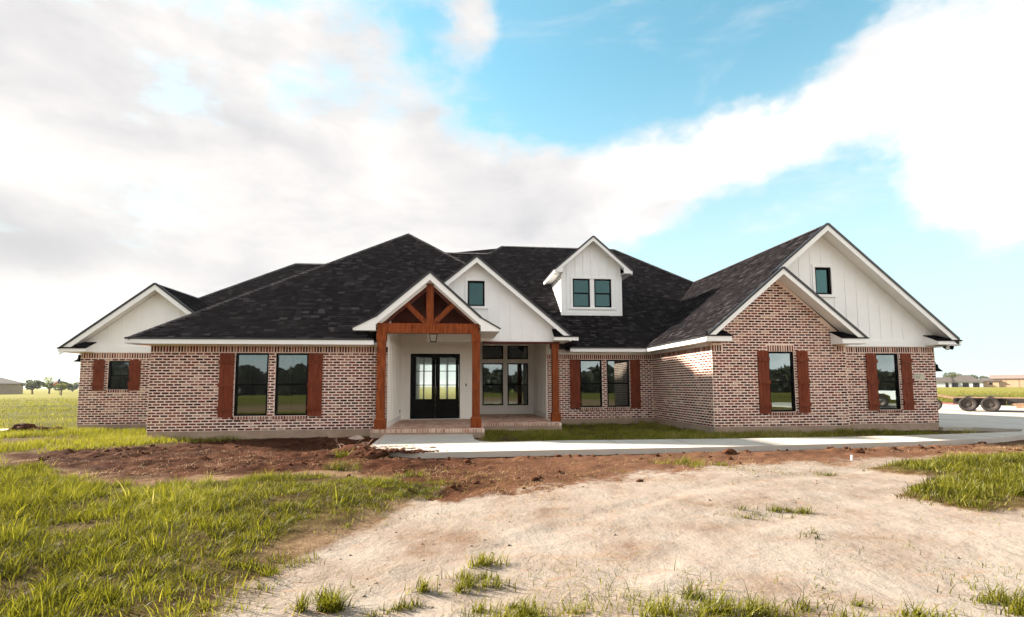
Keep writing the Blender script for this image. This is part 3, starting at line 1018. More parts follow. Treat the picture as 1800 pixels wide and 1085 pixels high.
def cap_line(p, q, w=0.13):
    """overlapping cap shingles along a hip or ridge"""
    p, q = Vector(p), Vector(q)
    d = (q - p)
    L = d.length
    d.normalize()
    side = d.cross(Vector((0, 0, 1))).normalized()
    up = side.cross(d)
    k = 0
    while k * 0.15 < L - 0.05:
        a = p + d * (k * 0.15)
        c = p + d * min(k * 0.15 + 0.20, L)
        t = random.random()
        for sg in (-1, 1):
            dn = side * (sg * w) - up * (w * 0.62)
            lift = up * 0.028
            lift2 = up * 0.016
            caps.poly([a + lift, c + lift2, c + lift2 + dn, a + lift + dn] if sg < 0 else [a + lift + dn, c + lift2 + dn, c + lift2, a + lift], t)
            caps.poly([a + lift, a + lift + dn, a + dn * 0.98, a], t)
        k += 1


deck = MB()
pA, pE, pC = 0.77, 0.78, 0.80
A0 = Vector((-9.2, 14.88, 2.67))
APK = Vector((-2.13, 21.95, 8.114))
zA = lambda y: 2.67 + pA * (y - 14.88)
zC = lambda y: 2.72 + pC * (y - 18.35)
zD = lambda x: 2.73 + 0.833 * (x - 7.4)
F3 = lambda x, y, z: (x, y, z)
# front-left hip
roof_face(deck, [A0, (-2.62, 14.88, 2.67), (-2.62, 21.46, zA(21.46))])
roof_face(deck, [(-2.62, 15.55, zA(15.55)), (-2.13, 16.1, zA(16.1)), (-0.45, 16.1, zA(16.1)), (0.72, 18.9, zA(18.9)), (0.72, 19.10, zA(19.10)), APK, (-2.62, 21.46, zA(21.46))])
roof_face(deck, [A0, APK, (-2.13, 27, 8.114), (-9.2, 32.2, 2.67)], False)
roof_face(deck, [APK, (0.72, 19.10, zA(19.10)), (0.72, 27, zA(19.10)), (-2.13, 27, 8.114)], False)
cap_line(A0, APK)
cap_line(APK, (0.6, 19.22, zA(19.22)))
cap_line(APK, (-2.13, 27, 8.114))
# left wing hip
E0 = Vector((-13.4, 18.3, 2.64))
EPK = Vector((-7.6, 24.1, 2.64 + pE * 5.8))
roof_face(deck, [(-10.46, 21.24, 2.64 + pE * 2.94), (-8.0, 18.74, 2.64 + pE * 0.44), (-7.4, 18.74, 2.64 + pE * 0.44), (-3.2, 24.1, EPK.z), EPK])
roof_face(deck, [E0, EPK, (-13.4, 29.9, 2.64)], False)
roof_face(deck, [EPK, (-3.2, 24.1, EPK.z), (-3.2, 32, 1.0), (-13.4, 29.9, 2.64)], False)
cap_line((-12.6, 19.1, 2.64 + pE * 0.8), EPK)
cap_line(EPK, (-4.2, 24.1, EPK.z))
# left wing gable
W1R = (-10.46, 18.26, 4.90)
roof_face(deck, [W1R, (-10.46, 21.3, 4.90), (-7.55, 18.26, 2.60)])
roof_face(deck, [(-13.36, 18.26, 2.615), W1R, (-10.46, 21.3, 4.90), (-13.36, 19.2, 2.615)])
cap_line(W1R, (-10.46, 21.3, 4.90))
# main hip at the back
CP = [(4.2, 18.35), (7.4, 18.35), (11.78, 22.93), (8.72, 26.0), (2.47, 26.0), (1.64, 25.17), (1.0, 21.8)]
roof_face(deck, [(x, y, zC(y)) for x, y in CP])
roof_face(deck, [(x, y, zC(y)) for x, y in [(1.64, 25.17), (-1.05, 25.17), (-1.05, 22.2), (1.0, 21.8)]])
ZR, ZB = zC(26.0), zC(25.17)
roof_face(deck, [(8.72, 26, ZR), (11.78, 22.93, zC(22.93)), (16.0, 23.2, 2.9), (16.0, 33, 2.9)], False)
roof_face(deck, [(2.47, 26, ZR), (8.72, 26, ZR), (16.0, 33, 2.9), (-5, 33, 2.9)], False)
roof_face(deck, [(1.64, 25.17, ZB), (-1.05, 25.17, ZB), (-2, 30, 4.5), (-1, 33, 2.9), (2.47, 26, ZR)], False)
cap_line((8.72, 26, ZR), (11.72, 22.99, zC(22.99)))
cap_line((2.47, 26, ZR), (8.72, 26, ZR))
cap_line((2.47, 26, ZR), (1.64, 25.17, ZB))
cap_line((1.64, 25.17, ZB), (-1.05, 25.17, ZB))
# right wing
roof_face(deck, [(7.4, 13.72, 2.73), (9.94, 13.72, zD(9.94)), (9.94, 20.99, zD(9.94)), (7.4, 18.33, 2.73)])
roof_face(deck, [(9.945, 14.07, zD(9.945)), (11.80, 14.07, zD(11.80)), (11.79, 22.93, zD(11.79)), (9.945, 20.99, zD(9.945))])
roof_face(deck, [(11.80, 14.07, zD(11.8)), (16.25, 14.07, 2.66), (16.25, 24.5, 2.66), (11.79, 23.5, zD(11.8))])
roof_face(deck, [(9.94, 13.72, zD(9.94)), (12.62, 13.72, 2.66), (12.62, 14.62, 2.66), (9.94, 14.62, zD(9.94))])
cap_line((11.80, 14.07, zD(11.8)), (11.79, 22.93, zD(11.79)))
# middle gable
G2Z, G2Y = 5.77, 16.78
g2l = lambda x: G2Z - 0.834 * abs(x - 0.72)
roof_face(deck, [(0.72, G2Y, G2Z), (4.27, G2Y, g2l(4.27)), (4.27, 18.6, g2l(4.27)), (0.72, 22.16, G2Z)])
roof_face(deck, [(0.72, G2Y, G2Z), (0.72, 18.95, G2Z), (-0.95, 17.15, g2l(-0.95)), (-1.35, G2Y, g2l(-1.35))])
cap_line((0.72, G2Y, G2Z), (0.72, 22.1, G2Z))
# portico, with kicked eaves
PX, PZ, PY = -0.78, 4.73, 14.85
roof_face(deck, [(PX, PY, PZ), (PX, 17.56, PZ), (-2.37, 15.78, 3.35), (-2.37, PY, 3.35)], True, 0.07)
roof_face(deck, [(-2.37, PY, 3.35), (-2.37, 15.78, 3.35), (-3.02, 15.35, 3.02), (-3.02, PY, 3.02)], True, 0.07)
roof_face(deck, [(PX, PY, PZ), (0.757, PY, 3.35), (0.757, 17.08, 3.35), (PX, 17.56, PZ)], True, 0.07)
roof_face(deck, [(0.757, PY, 3.35), (1.335, PY, 3.02), (1.335, 17.08, 3.02), (0.757, 17.08, 3.35)], True, 0.07)
cap_line((PX, PY, PZ), (PX, 17.5, PZ))
# dormer
DX, DZ, DY = 5.80, 7.60, 19.90
roof_face(deck, [(DX, DY, DZ), (DX, 24.45, DZ), (4.13, 22.64, 6.15), (4.13, DY, 6.15)], True, 0.07)
roof_face(deck, [(DX, DY, DZ), (7.47, DY, 6.15), (7.47, 22.64, 6.15), (DX, 24.45, DZ)], True, 0.07)
cap_line((DX, DY, DZ), (DX, 24.4, DZ))
roof = deck.build('roof', M['shingle'], house)

cs = [Vector(sum((Vector(p) for p in s[0]), Vector()) / 4) for s in shingles]
cpos = cam.matrix_world.translation


def show(i):
    q, n, h0, t, full = shingles[i]
    d = cpos - cs[i]
    L = d.length
    if not full or n.dot(d) / L < 0.08 or not in_view(cs[i]):
        return 0
    area = (q[1] - q[0]).cross(q[3] - q[0]).length
    return area * (n.dot(d) / L) / L ** 2


order = sorted(range(len(shingles)), key=show, reverse=True)
ss = set(order[:300])
mb = MB()


def shingle_into(mb, q, n, h0, t):
    i = len(mb.v)
    mb.v += [tuple(p) for p in q]
    mb.v += [tuple(q[0] - n * h0), tuple(q[1] - n * h0), tuple(q[2] - n * 0.003), tuple(q[3] - n * 0.003)]
    for f in ((0, 1, 2, 3), (4, 5, 1, 0), (5, 6, 2, 1), (7, 4, 0, 3)):
        mb.f.append(tuple(i + k for k in f))
        mb.t.append(t)


for i, (q, n, h0, t, full) in enumerate(shingles):
    if i not in ss:
        shingle_into(mb, q, n, h0, t)
mb.build('shingle_courses', M['shingle'], roof, kind='stuff')
for i in order[:300]:
    q, n, h0, t, full = shingles[i]
    mb = MB()
    shingle_into(mb, q, n, h0, t)
    o = bpy.data.objects.new('shingle', mb.mesh('shingle', M['shingle']))
    COL.objects.link(o)
    o.parent = roof
caps.build('ridge_caps', M['cap'], roof, kind='stuff')


# ---- eaves: fascia, soffit, drip edge
def eave(p, q, out, over, ztop, drop=0.15, t=0.025, soffit=True, wall_z=None):
    """level eave from p to q (x, y) on the fascia line; out is the outward normal"""
    p, q = Vector((*p, 0)), Vector((*q, 0))
    d = q - p
    o = Vector((out[0], out[1], 0))
    b = MB()
    b.obox(p + Vector((0, 0, ztop - drop)) - o * t, d, o * t, (0, 0, drop - 0.012))
    f = b.build('fascia', M['trim'], house)
    if soffit:
        b = MB()
        b.obox(p + Vector((0, 0, ztop - drop + 0.012)) - o * (over + 0.02), d, o * (over + 0.02 - t - 0.001), (0, 0, 0.012))
        b.build('soffit', M['trim'], house)
    b = MB()
    b.obox(p + Vector((0, 0, ztop - 0.020)) - o * 0.04, d, o * 0.062, (0, 0, 0.052))
    b.build('drip_edge', M['drip'], house)
    return f


def rake(p, q, y, over, w=0.16, t=0.025, soffit=True, cut=True):
    """sloping barge board in the plane y, from the upper end p to the lower end q (x, z); soffit goes back by over"""
    p, q = Vector((p[0], 0, p[1])), Vector((q[0], 0, q[1]))
    d = q - p
    dn = Vector((0, 0, -1)) * (w * math.sqrt(1 + (d.z / d.x) ** 2))
    b = MB()
    yv = Vector((0, y, 0))
    ld = Vector((0, 0, -0.012))
    b.obox(p + yv + ld, d, (0, t, 0), dn)
    b.build('barge_board', M['trim'], house)
    if soffit:
        b = MB()
        s = Vector((0, 0, -0.095))
        b.obox(p + yv + s + Vector((0, t + 0.001, 0)), d, (0, over - t + 0.02, 0), (0, 0, -0.014))
        b.build('soffit', M['trim'], house)
    b = MB()
    nrm = Vector((-d.z, 0, d.x)).normalized()
    if nrm.z < 0:
        nrm = -nrm
    b.obox(p + yv + Vector((0, -0.022, 0)) - nrm * 0.022, d, (0, 0.06, 0), nrm * 0.068)
    b.build('drip_edge', M['drip'], house)


def gable_return(x_in, x_out, yf, yw, ze, h, zt, side):
    """short boxed eave with its own little shingled slope, closing the foot of a gable"""
    b = MB()
    a, c = min(x_in, x_out), max(x_in, x_out)
    b.box(a, c, yf, yf + 0.025, ze - h, ze - 0.006)
    b.poly([(x_in, yf + 0.025, ze - h), (x_in, yw, ze - h), (x_in, yw, zt - 0.02), (x_in, yf + 0.025, ze - 0.01)])
    b.poly([(a, yf + 0.025, ze - h + 0.012), (a, yw, ze - h + 0.012), (c, yw, ze - h + 0.012), (c, yf + 0.025, ze - h + 0.012)])
    b.poly([(x_out, yf + 0.025, ze - h), (x_out, yw, ze - h), (x_out, yw, ze - 0.03), (x_out, yf + 0.025, ze - 0.03)])
    g = b.build('eave_return', M['trim'], house)
    b = MB()
    sg = 1 if x_out > x_in else -1
    xm = x_out - sg * min(abs(x_out - x_in) - 0.02, (zt - ze) / 0.83)
    xi, xo = x_in - sg * 0.02, x_out + sg * 0.02
    yb = yw - 0.003
    for dz in (0.0, -0.028):
        fr = [(xi, yf - 0.03, ze + 0.022 + dz), (xo, yf - 0.03, ze + 0.022 + dz)]
        b.poly([fr[0], fr[1], (xm, yb, zt + dz), (xi, yb, zt + dz)], 0.15)
        b.poly([fr[1], (xo, yb, ze + 0.022 + dz), (xm, yb, zt + dz)], 0.15)
    b.poly([(xi, yf - 0.03, ze - 0.006), (xo, yf - 0.03, ze - 0.006), (xo, yf - 0.03, ze + 0.022), (xi, yf - 0.03, ze + 0.022)], 0.05)
    b.poly([(xi, yf - 0.03, ze - 0.006), (xi, yf - 0.03, ze + 0.022), (xi, yb, zt), (xi, yb, zt - 0.028)], 0.05)
    b.build('return_roof', M['shingle'], g)


# front-left wing
eave((-9.2, 14.86), (-2.42, 14.86), FR, 0.46, 2.665)
eave((-9.22, 14.86), (-9.22, 18.2), LF, 0.38, 2.665)
# brick frieze under the soffit
mb = MB()
mb.box(X2 + 0.01, X3 - 0.005, Y2 - 0.002, Y2 + 0.2, HB + 0.001, 2.62)
mb.build('frieze', M['trim'], house)
mb = MB()
mb.box(XA1 + 0.01, X5 - 0.01, Y5 - 0.002, Y5 + 0.2, HB + 0.001, 2.70)
mb.build('frieze', M['trim'], house)
mb = MB()
mb.box(X5 - 0.002, X5 + 0.2, Y6 + 0.25, Y5 - 0.01, HB + 0.001, 2.70)
mb.build('frieze', M['trim'], house)
# back-middle and right wing
eave((4.36, 18.33), (7.42, 18.33), FR, 0.47, 2.72)
eave((7.38, 13.72), (7.38, 18.35), LF, 0.42, 2.725)
eave((16.27, 14.07), (16.27, 24.0), RT, 0.45, 2.655)
eave((-13.42, 18.26), (-13.42, 29.5), LF, 0.40, 2.615, drop=0.11)
rake((-10.46, 4.90), (-13.36, 2.615), 18.25, 0.46)
rake((-10.46, 4.90), (-7.75, 2.765), 18.25, 0.46)
gable_return(-12.54, -13.40, 18.235, 18.70, 2.625, 0.115, 2.88, -1)
rake((9.94, zD(9.94)), (7.46, zD(7.46)), 13.70, 0.50, w=0.14)
rake((9.94, zD(9.94)), (12.58, 2.70), 13.70, 0.50, w=0.14)
gable_return(8.18, 7.37, 13.705, 14.19, 2.735, 0.155, 2.965, -1)
gable_return(11.78, 12.64, 13.705, 14.19, 2.69, 0.16, 2.95, 1)
rake((11.80, zD(11.80)), (9.80, zD(9.80)), 14.06, 0.48, w=0.15)
rake((11.80, zD(11.80)), (16.2, 2.71), 14.06, 0.48, w=0.15)
gable_return(15.44, 16.28, 14.06, 14.545, 2.665, 0.12, 2.90, 1)
rake((0.72, G2Z), (-1.3, g2l(-1.3)), 16.765, 0.33, w=0.15)
rake((0.72, G2Z), (4.02, g2l(4.02)), 16.765, 0.33, w=0.15)
gable_return(3.42, 4.29, 16.77, 17.09, 2.985, 0.125, 3.30, 1)
eave((4.29, 16.80), (4.29, 18.3), RT, 0.4, 2.975, drop=0.12)
# portico rakes
rake((PX, PZ), (-2.37, 3.35), 14.835, 0.24, w=0.17)
rake((PX, PZ), (0.757, 3.35), 14.835, 0.24, w=0.17)
mb = MB()
for sgn, xk, xt, xb in ((-1, -2.37, -3.02, -2.36), (1, 0.757, 1.335, 0.755)):
    mb = MB()
    mb.prism([(xt, 14.838, 2.94), (xb, 14.838, 2.94), (xb, 14.838, 3.36), (xk, 14.838, 3.338), (xt, 14.838, 3.008)], (0, 0.025, 0))
    mb.prism([(xt - 0.001 * sgn, 14.864, 2.95), (xb, 14.864, 2.95), (xb, 14.864, 2.962), (xt - 0.001 * sgn, 14.864, 2.962)], (0, 0.55 if sgn < 0 else 2.22, 0))
    mb.box(min(xt, xt - sgn * 0.025), max(xt, xt - sgn * 0.025), 14.866, 15.40 if sgn < 0 else 17.08, 2.964, 3.0)
    mb.build('eave_return', M['trim'], house)
mb = MB()
for xk, xt in ((-2.37, -3.04), (0.757, 1.36)):
    mb = MB()
    d = Vector((xt - xk, 0, 3.005 - 3.35))
    nrm = Vector((-d.z, 0, d.x)).normalized()
    nrm = nrm if nrm.z > 0 else -nrm
    mb.obox(Vector((xk, 14.813, 3.35)) - nrm * 0.011, d, (0, 0.06, 0), nrm * 0.042)
    mb.build('drip_edge', M['drip'], house)
# dormer rakes and eaves
rake((DX, DZ), (4.13, 6.15), 19.885, 0.39, w=0.13)
rake((DX, DZ), (7.47, 6.15), 19.885, 0.39, w=0.13)
eave((4.11, 19.885), (4.11, 22.55), LF, 0.36, 6.15, drop=0.13)
eave((7.49, 19.885), (7.49, 22.55), RT, 0.40, 6.15, drop=0.13)
mb = MB()
for sgn, xt, xw in ((-1, 4.13, 4.46), (1, 7.47, 7.11)):
    mb = MB()
    mb.prism([(xt, 19.888, 6.03), (xw, 19.888, 6.03), (xw, 19.888, 6.13 + 0.868 * abs(xw - xt)), (xt, 19.888, 6.13)], (0, 0.02, 0))
    mb.build('eave_return', M['trim'], house)


# ---- board and batten siding
def siding(pts, y, battens, holes=(), t=0.12, zlo=None, up=None, name='gable_wall'):
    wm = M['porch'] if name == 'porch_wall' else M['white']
    """vertical front-facing board wall (polygon of (x, z)), one batten per entry of battens"""
    b = MB()
    if holes:
        (hx0, hx1, hz0, hz1) = holes
        # split round one rectangular opening
        xs0, xs1 = min(p[0] for p in pts), max(p[0] for p in pts)
        def top(x):
            best = -1e9
            for (a, c) in zip(pts, pts[1:] + pts[:1]):
                if (a[0] - x) * (c[0] - x) <= 0 and a[0] != c[0]:
                    best = max(best, a[1] + (c[1] - a[1]) * (x - a[0]) / (c[0] - a[0]))
            return best
        zb = min(p[1] for p in pts)
        xk = sorted({xs0, hx0, hx1, xs1, *[p[0] for p in pts]})
        for a, c in zip(xk[:-1], xk[1:]):
            e = 1e-4
            ta, tc = top(a + e), top(c - e)
            if hx0 <= (a + c) / 2 <= hx1:
                b.prism([(a, y, zb), (c, y, zb), (c, y, hz0), (a, y, hz0)], (0, t, 0))
                b.prism([(a, y, hz1), (c, y, hz1), (c, y, tc), (a, y, ta)], (0, t, 0))
            else:
                b.prism([(a, y, zb), (c, y, zb), (c, y, tc), (a, y, ta)], (0, t, 0))
    else:
        b.prism([(x, y, z) for x, z in pts], (0, t, 0))
    g = b.build(name, wm, house)
    for (x, z0, z1) in battens:
        bb = MB()
        bb.box(x - 0.022, x + 0.022, y - (0.012 if wm is M['white'] else 0.019), y - 0.0005, z0, z1)
        bb.build('batten', wm, g)
    return g


def win_trim(x0, x1, z0, z1, y, g, w=0.085):
    b = MB()
    b.box(x0 - w, x0, y - 0.026, y - 0.0008, z0, z1)
    b.box(x1, x1 + w, y - 0.026, y - 0.0008, z0, z1)
    b.box(x0 - w, x1 + w, y - 0.028, y - 0.0008, z1, z1 + w)
    b.box(x0 - w - 0.03, x1 + w + 0.03, y - 0.045, y - 0.0008, z0 - w, z0)
    b.build('window_trim', M['trim'], g)


# left gable
tl = lambda x: 4.78 - 0.79 * abs(x + 10.46)
bt = [(-12.6 + 0.46 * k, 2.72, tl(-12.6 + 0.46 * k)) for k in range(10)]
g = siding([(-13.0, HB + 0.004), (-8.0, HB + 0.004), (-8.0, tl(-8.0)), (-10.46, 4.78), (-13.0, tl(-13.0))], Y1 - 0.012, [q for q in bt if q[2] > 2.8])
b = MB()
b.box(-13.02, -8.84, Y1 - 0.045, Y1 - 0.0125, HB + 0.003, 2.72)
b.build('frieze_board', M['trim'], g)
# right big gable
tr_ = lambda x: zD(11.8) - 0.12 - 0.833 * abs(x - 11.8) * (1 if x < 11.8 else 1.005)
DW = (11.63, 12.20, 4.20, 5.10)
bt = []
for k in range(17):
    x = 9.1 + 0.40 * k
    z1 = tr_(x)
    if z1 < 2.9:
        continue
    if DW[0] - 0.12 < x < DW[1] + 0.12:
        bt += [(x, 2.74, DW[2] - 0.09), (x, DW[3] + 0.09, z1)]
    else:
        bt.append((x, 2.74, z1))
g = siding([(8.4, HB + 0.004), (X7, HB + 0.004), (X7, tr_(X7)), (11.8, tr_(11.8)), (8.4, tr_(8.4))], Y7 - 0.012, bt, DW)
b = MB()
b.box(X67 + 0.02, X7 + 0.02, Y7 - 0.045, Y7 - 0.0125, HB + 0.003, 2.70)
b.build('frieze_board', M['trim'], g)
win_trim(*DW, Y7 - 0.012, g)
window(*DW, Y7 - 0.03, hung=False, back=True, parent=house, fw=0.06)
# middle gable
tm = lambda x: G2Z - 0.12 - 0.834 * abs(x - 0.72)
GW = (0.41, 1.01, 4.07, 4.98)
bt = []
for k in range(12):
    x = -0.86 + 0.40 * k
    z1 = tm(x)
    if z1 < 3.0:
        continue
    if GW[0] - 0.12 < x < GW[1] + 0.12:
        bt += [(x, 2.86, GW[2] - 0.09), (x, GW[3] + 0.09, z1)]
    else:
        bt.append((x, 2.86, z1))
g = siding([(-1.0, 2.83), (3.86, 2.83), (3.86, tm(3.86)), (0.72, tm(0.72)), (-1.0, tm(-1.0))], 17.10, bt, GW)
win_trim(*GW, 17.10, g)
window(*GW, 17.085, hung=False, back=True, parent=house, fw=0.06)
# dormer front and cheeks
td = lambda x: DZ - 0.11 - 0.868 * abs(x - DX)
D1, D2 = (4.96, 5.72, 4.62, 5.85), (5.91, 6.66, 4.62, 5.85)
b = MB()
y = 20.28
b.prism([(4.48, y, 4.10), (4.96, y, 4.10), (4.96, y, td(4.96)), (4.48, y, td(4.48))], (0, 0.1, 0))
b.prism([(5.72, y, 4.10), (5.91, y, 4.10), (5.91, y, 5.85), (5.72, y, 5.85)], (0, 0.1, 0))
b.prism([(6.66, y, 4.10), (7.09, y, 4.10), (7.09, y, td(7.09)), (6.66, y, td(6.66))], (0, 0.1, 0))
for w_ in (D1, D2):
    b.prism([(w_[0], y, 4.10), (w_[1], y, 4.10), (w_[1], y, w_[2]), (w_[0], y, w_[2])], (0, 0.1, 0))
b.prism([(4.96, y, 5.85), (6.66, y, 5.85), (6.66, y, td(6.66)), (DX, y, td(DX)), (4.96, y, td(4.96))], (0, 0.1, 0))
for xw, s_ in ((4.48, 1), (7.09, -1)):
    b.prism([(xw, 20.281, 4.05), (xw, 22.9, 6.2), (xw, 22.9, 6.5), (xw, 20.281, 6.35)], (0.1 * s_, 0, 0))
g = b.build('dormer', M['white'], house)
for x in (4.72, 5.10, 5.45, 5.80, 6.15, 6.50, 6.88):
    b = MB()
    b.box(x - 0.022, x + 0.022, y - 0.019, y - 0.0005, 5.96 if 4.9 < x < 6.7 else 4.3, td(x))
    b.build('batten', M['white'], g)
for k in range(6):
    yy = 20.50 + 0.38 * k
    b = MB()
    b.box(4.461, 4.4795, yy - 0.022, yy + 0.022, zC(yy) - 0.02, 6.2)
    b.build('batten', M['white'], g)
for w_ in (D1, D2):
    window(*w_, y - 0.015, back=True, parent=house)
b = MB()
b.box(4.86, 4.96, y - 0.027, y - 0.0008, 4.54, 5.85)
b.box(6.66, 6.76, y - 0.027, y - 0.0008, 4.54, 5.85)
b.box(4.86, 6.76, y - 0.030, y - 0.0009, 5.85, 5.94)
b.box(4.80, 6.82, y - 0.05, y - 0.0008, 4.52, 4.60)
b.build('window_trim', M['trim'], g)
b = MB()
b.box(4.445, 4.53, y - 0.03, y - 0.001, 4.25, 6.1)
b.box(7.04, 7.125, y - 0.03, y - 0.001, 4.25, 6.1)
b.box(4.54, 7.03, y - 0.03, y - 0.001, 4.25, 4.40)
b.build('corner_board', M['trim'], g)

# ---- porch
mb = MB()
mb.prism([(-2.47, 14.83, -0.5), (0.86, 14.50, -0.5), (0.86, 16.74, -0.5), (3.60, 16.52, -0.5), (3.60, 22.0, -0.5), (-2.055, 22.0, -0.5), (-2.055, 15.335, -0.5), (-2.47, 15.335, -0.5)], (0, 0, 0.42))
porch = mb.build('porch_floor', M['slab'], house)
mb = MB()
# mortar bed
mb.prism([(-2.46, 14.85, -0.079), (0.85, 14.52, -0.079), (0.85, 16.76, -0.079), (3.59, 16.54, -0.079), (3.59, 21.99, -0.079), (-2.05, 21.99, -0.079), (-2.05, 15.33, -0.079), (-2.46, 15.33, -0.079)], (0, 0, 0.094))
mb.build('mortar_bed', M['mortar'], porch)
fl = MB()
edge_bricks = []
for (p0, p1) in (((-2.46, 14.83), (0.86, 14.50)), ((0.87, 16.74), (3.59, 16.52))):
    p0, p1 = Vector((*p0, 0)), Vector((*p1, 0))
    d = p1 - p0
    L = d.length
    d.normalize()
    back = Vector((-d.y, d.x, 0))
    k = 0
    while (k + 1) * 0.078 < L:
        o = p0 + d * (k * 0.078 + 0.012) + Vector((0, 0, -0.072 + random.uniform(-0.002, 0.002))) - back * 0.012
        eb = MB()
        eb.obox(o, d * 0.054, back * 0.19, (0, 0, 0.094), random.uniform(0.2, 1.0))
        edge_bricks.append(eb)
        k += 1
for eb in edge_bricks:
    eb.build('edge_brick', M['paver'], porch)
yk = 0
y = 14.72
inside = lambda x, y: (-2.04 < x < 0.84 and y > 14.74 - (x + 2.46) * 0.0 and y < 19.04) or (0.84 <= x < 3.52 and 16.92 < y < 21.98)
while y < 21.95:
    x = -2.04 - (0.1 if yk % 2 else 0)
    while x < 3.5:
        if inside(x + 0.02, y) and inside(x + 0.18, y + 0.05):
            fl.box(x, x + 0.188, y, y + 0.088, 0.010, 0.0185 + random.uniform(0, 0.003), random.random())
        x += 0.2
    y += 0.1
    yk += 1
fl.build('floor_bricks', M['paver'], porch, kind='stuff')

# porch walls
DR = (-1.71, 0.17, 0.045, 2.53)
g = siding([(X3, 0.02), (0.92, 0.02), (0.92, 3.42), (X3, 3.42)], YD, [(-2.0 + 0.40 * k, 2.86, 3.40) for k in range(8)] + [(-1.93, 0.22, 2.69), (0.50, 0.22, 2.69), (0.80, 0.22, 2.69)], DR, name='porch_wall')
b = MB()
b.box(X3 + 0.02, 0.92, YD - 0.03, YD - 0.0006, 2.69, 2.85)
b.box(DR[0] - 0.12, DR[0], YD - 0.028, YD - 0.0006, 0.045, 2.53)
b.box(DR[1], DR[1] + 0.12, YD - 0.028, YD - 0.0006, 0.045, 2.53)
b.box(DR[0] - 0.12, DR[1] + 0.12, YD - 0.029, YD - 0.0006, 2.53, 2.63)
b.box(X3 + 0.02, DR[0] - 0.121, YD - 0.026, YD - 0.0006, 0.03, 0.22)
b.box(DR[1] + 0.121, 0.92, YD - 0.026, YD - 0.0006, 0.03, 0.22)
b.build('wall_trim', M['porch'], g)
b = MB()
b.box(0.385, 0.425, YD - 0.03, YD - 0.001, 1.27, 1.37)
b.build('doorbell', M['black'], g)


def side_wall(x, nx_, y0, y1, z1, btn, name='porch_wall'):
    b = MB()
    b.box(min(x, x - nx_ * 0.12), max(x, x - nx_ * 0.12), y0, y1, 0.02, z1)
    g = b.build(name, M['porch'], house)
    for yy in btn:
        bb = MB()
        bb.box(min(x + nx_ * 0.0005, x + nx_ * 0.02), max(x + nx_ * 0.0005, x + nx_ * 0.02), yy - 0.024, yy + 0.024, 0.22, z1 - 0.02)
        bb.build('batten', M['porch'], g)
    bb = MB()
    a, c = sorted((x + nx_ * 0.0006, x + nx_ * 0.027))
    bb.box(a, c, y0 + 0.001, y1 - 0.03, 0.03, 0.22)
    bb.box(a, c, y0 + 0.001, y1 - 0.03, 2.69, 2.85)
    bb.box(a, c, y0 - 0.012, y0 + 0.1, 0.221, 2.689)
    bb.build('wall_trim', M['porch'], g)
    return g


g = side_wall(X3, 1, Y2 + 0.004, YD, 3.40, [15.34 + 0.40 * k for k in range(1, 10)])
b = MB()
b.box(X3 + 0.001, X3 + 0.03, 18.55, 18.67, 0.30, 0.42)
b.build('outlet_cover', M['black'], g)
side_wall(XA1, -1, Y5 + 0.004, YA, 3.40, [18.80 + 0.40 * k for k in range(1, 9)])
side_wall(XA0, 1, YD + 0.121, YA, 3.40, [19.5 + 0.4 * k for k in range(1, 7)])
# alcove window wall
b = MB()
AW = [(1.20, 2.14, 2.48, 3.09), (2.33, 3.27, 2.48, 3.09), (1.20, 2.13, 0.41, 2.30), (2.33, 3.27, 0.41, 2.30)]
backing(b, (XA0, YA), UX, FR, XA1 - XA0, 0.02, 3.42, [(a - XA0, c - XA0, p, q) for a, c, p, q in AW], 0.12)
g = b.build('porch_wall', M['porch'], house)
for k, w_ in enumerate(AW):
    window(*w_, YA - 0.02, hung=k > 1, parent=house)
b = MB()
for (x0, x1, z0, z1) in ((1.06, 1.195, 0.36, 3.2), (2.145, 2.325, 0.36, 3.2), (3.275, 3.40, 0.36, 3.2), (1.06, 3.40, 3.095, 3.22), (1.196, 2.144, 2.305, 2.475), (2.326, 3.274, 2.305, 2.475), (1.06, 3.40, 0.30, 0.405)):
    b.box(x0, x1, YA - 0.03 - 0.002 * (x1 - x0 > 1), YA - 0.0007, z0, z1)
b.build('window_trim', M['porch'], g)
# porch ceiling
b = MB()
b.box(-2.05, 0.95, 16.06, 19.05, 3.42, 3.46)
b.box(0.96, 3.60, 17.15, 22.0, 3.42, 3.46)
b.build('porch_ceiling', M['ceil'], house)
# vault boards behind the truss and the panel that closes it
for k in range(15):
    b = MB()
    x = -2.30 + 0.20 * k
    if x > 0.68:
        break
    zt0, zt1 = 4.60 - 0.868 * abs(x - PX), 4.60 - 0.868 * abs(x + 0.1995 - PX)
    if k and x < PX < x + 0.1995:
        b.prism([(x, 15.96, 3.0), (x + 0.1995, 15.96, 3.0), (x + 0.1995, 15.96, zt1), (PX, 15.96, 4.60), (x, 15.96, zt0)], (0, 0.03, 0))
    else:
        b.prism([(x, 15.96, 3.0), (x + 0.1995, 15.96, 3.0), (x + 0.1995, 15.96, max(3.05, zt1)), (x, 15.96, max(3.05, zt0))], (0, 0.03, 0))
    b.build('gable_plank', M['ceil'], house)
b = MB()
b.poly([(PX, 14.87, 4.635), (PX, 15.96, 4.635), (-2.36, 15.96, 3.265), (-2.36, 14.87, 3.265)])
b.poly([(PX, 14.87, 4.635), (0.75, 14.87, 3.265), (0.75, 15.96, 3.265), (PX, 15.96, 4.635)])
b.build('vault_ceiling', M['ceil'], house)
# frieze boards inside the rakes
b = MB()
for xe in (-2.37, 0.757):
    d = Vector((xe - PX, 0, 3.35 - PZ))
    b.obox(Vector((PX, 15.03, PZ - 0.10)), d, (0, 0.03, 0), (0, 0, -0.20))
b.build('frieze_board', M['trim'], house)


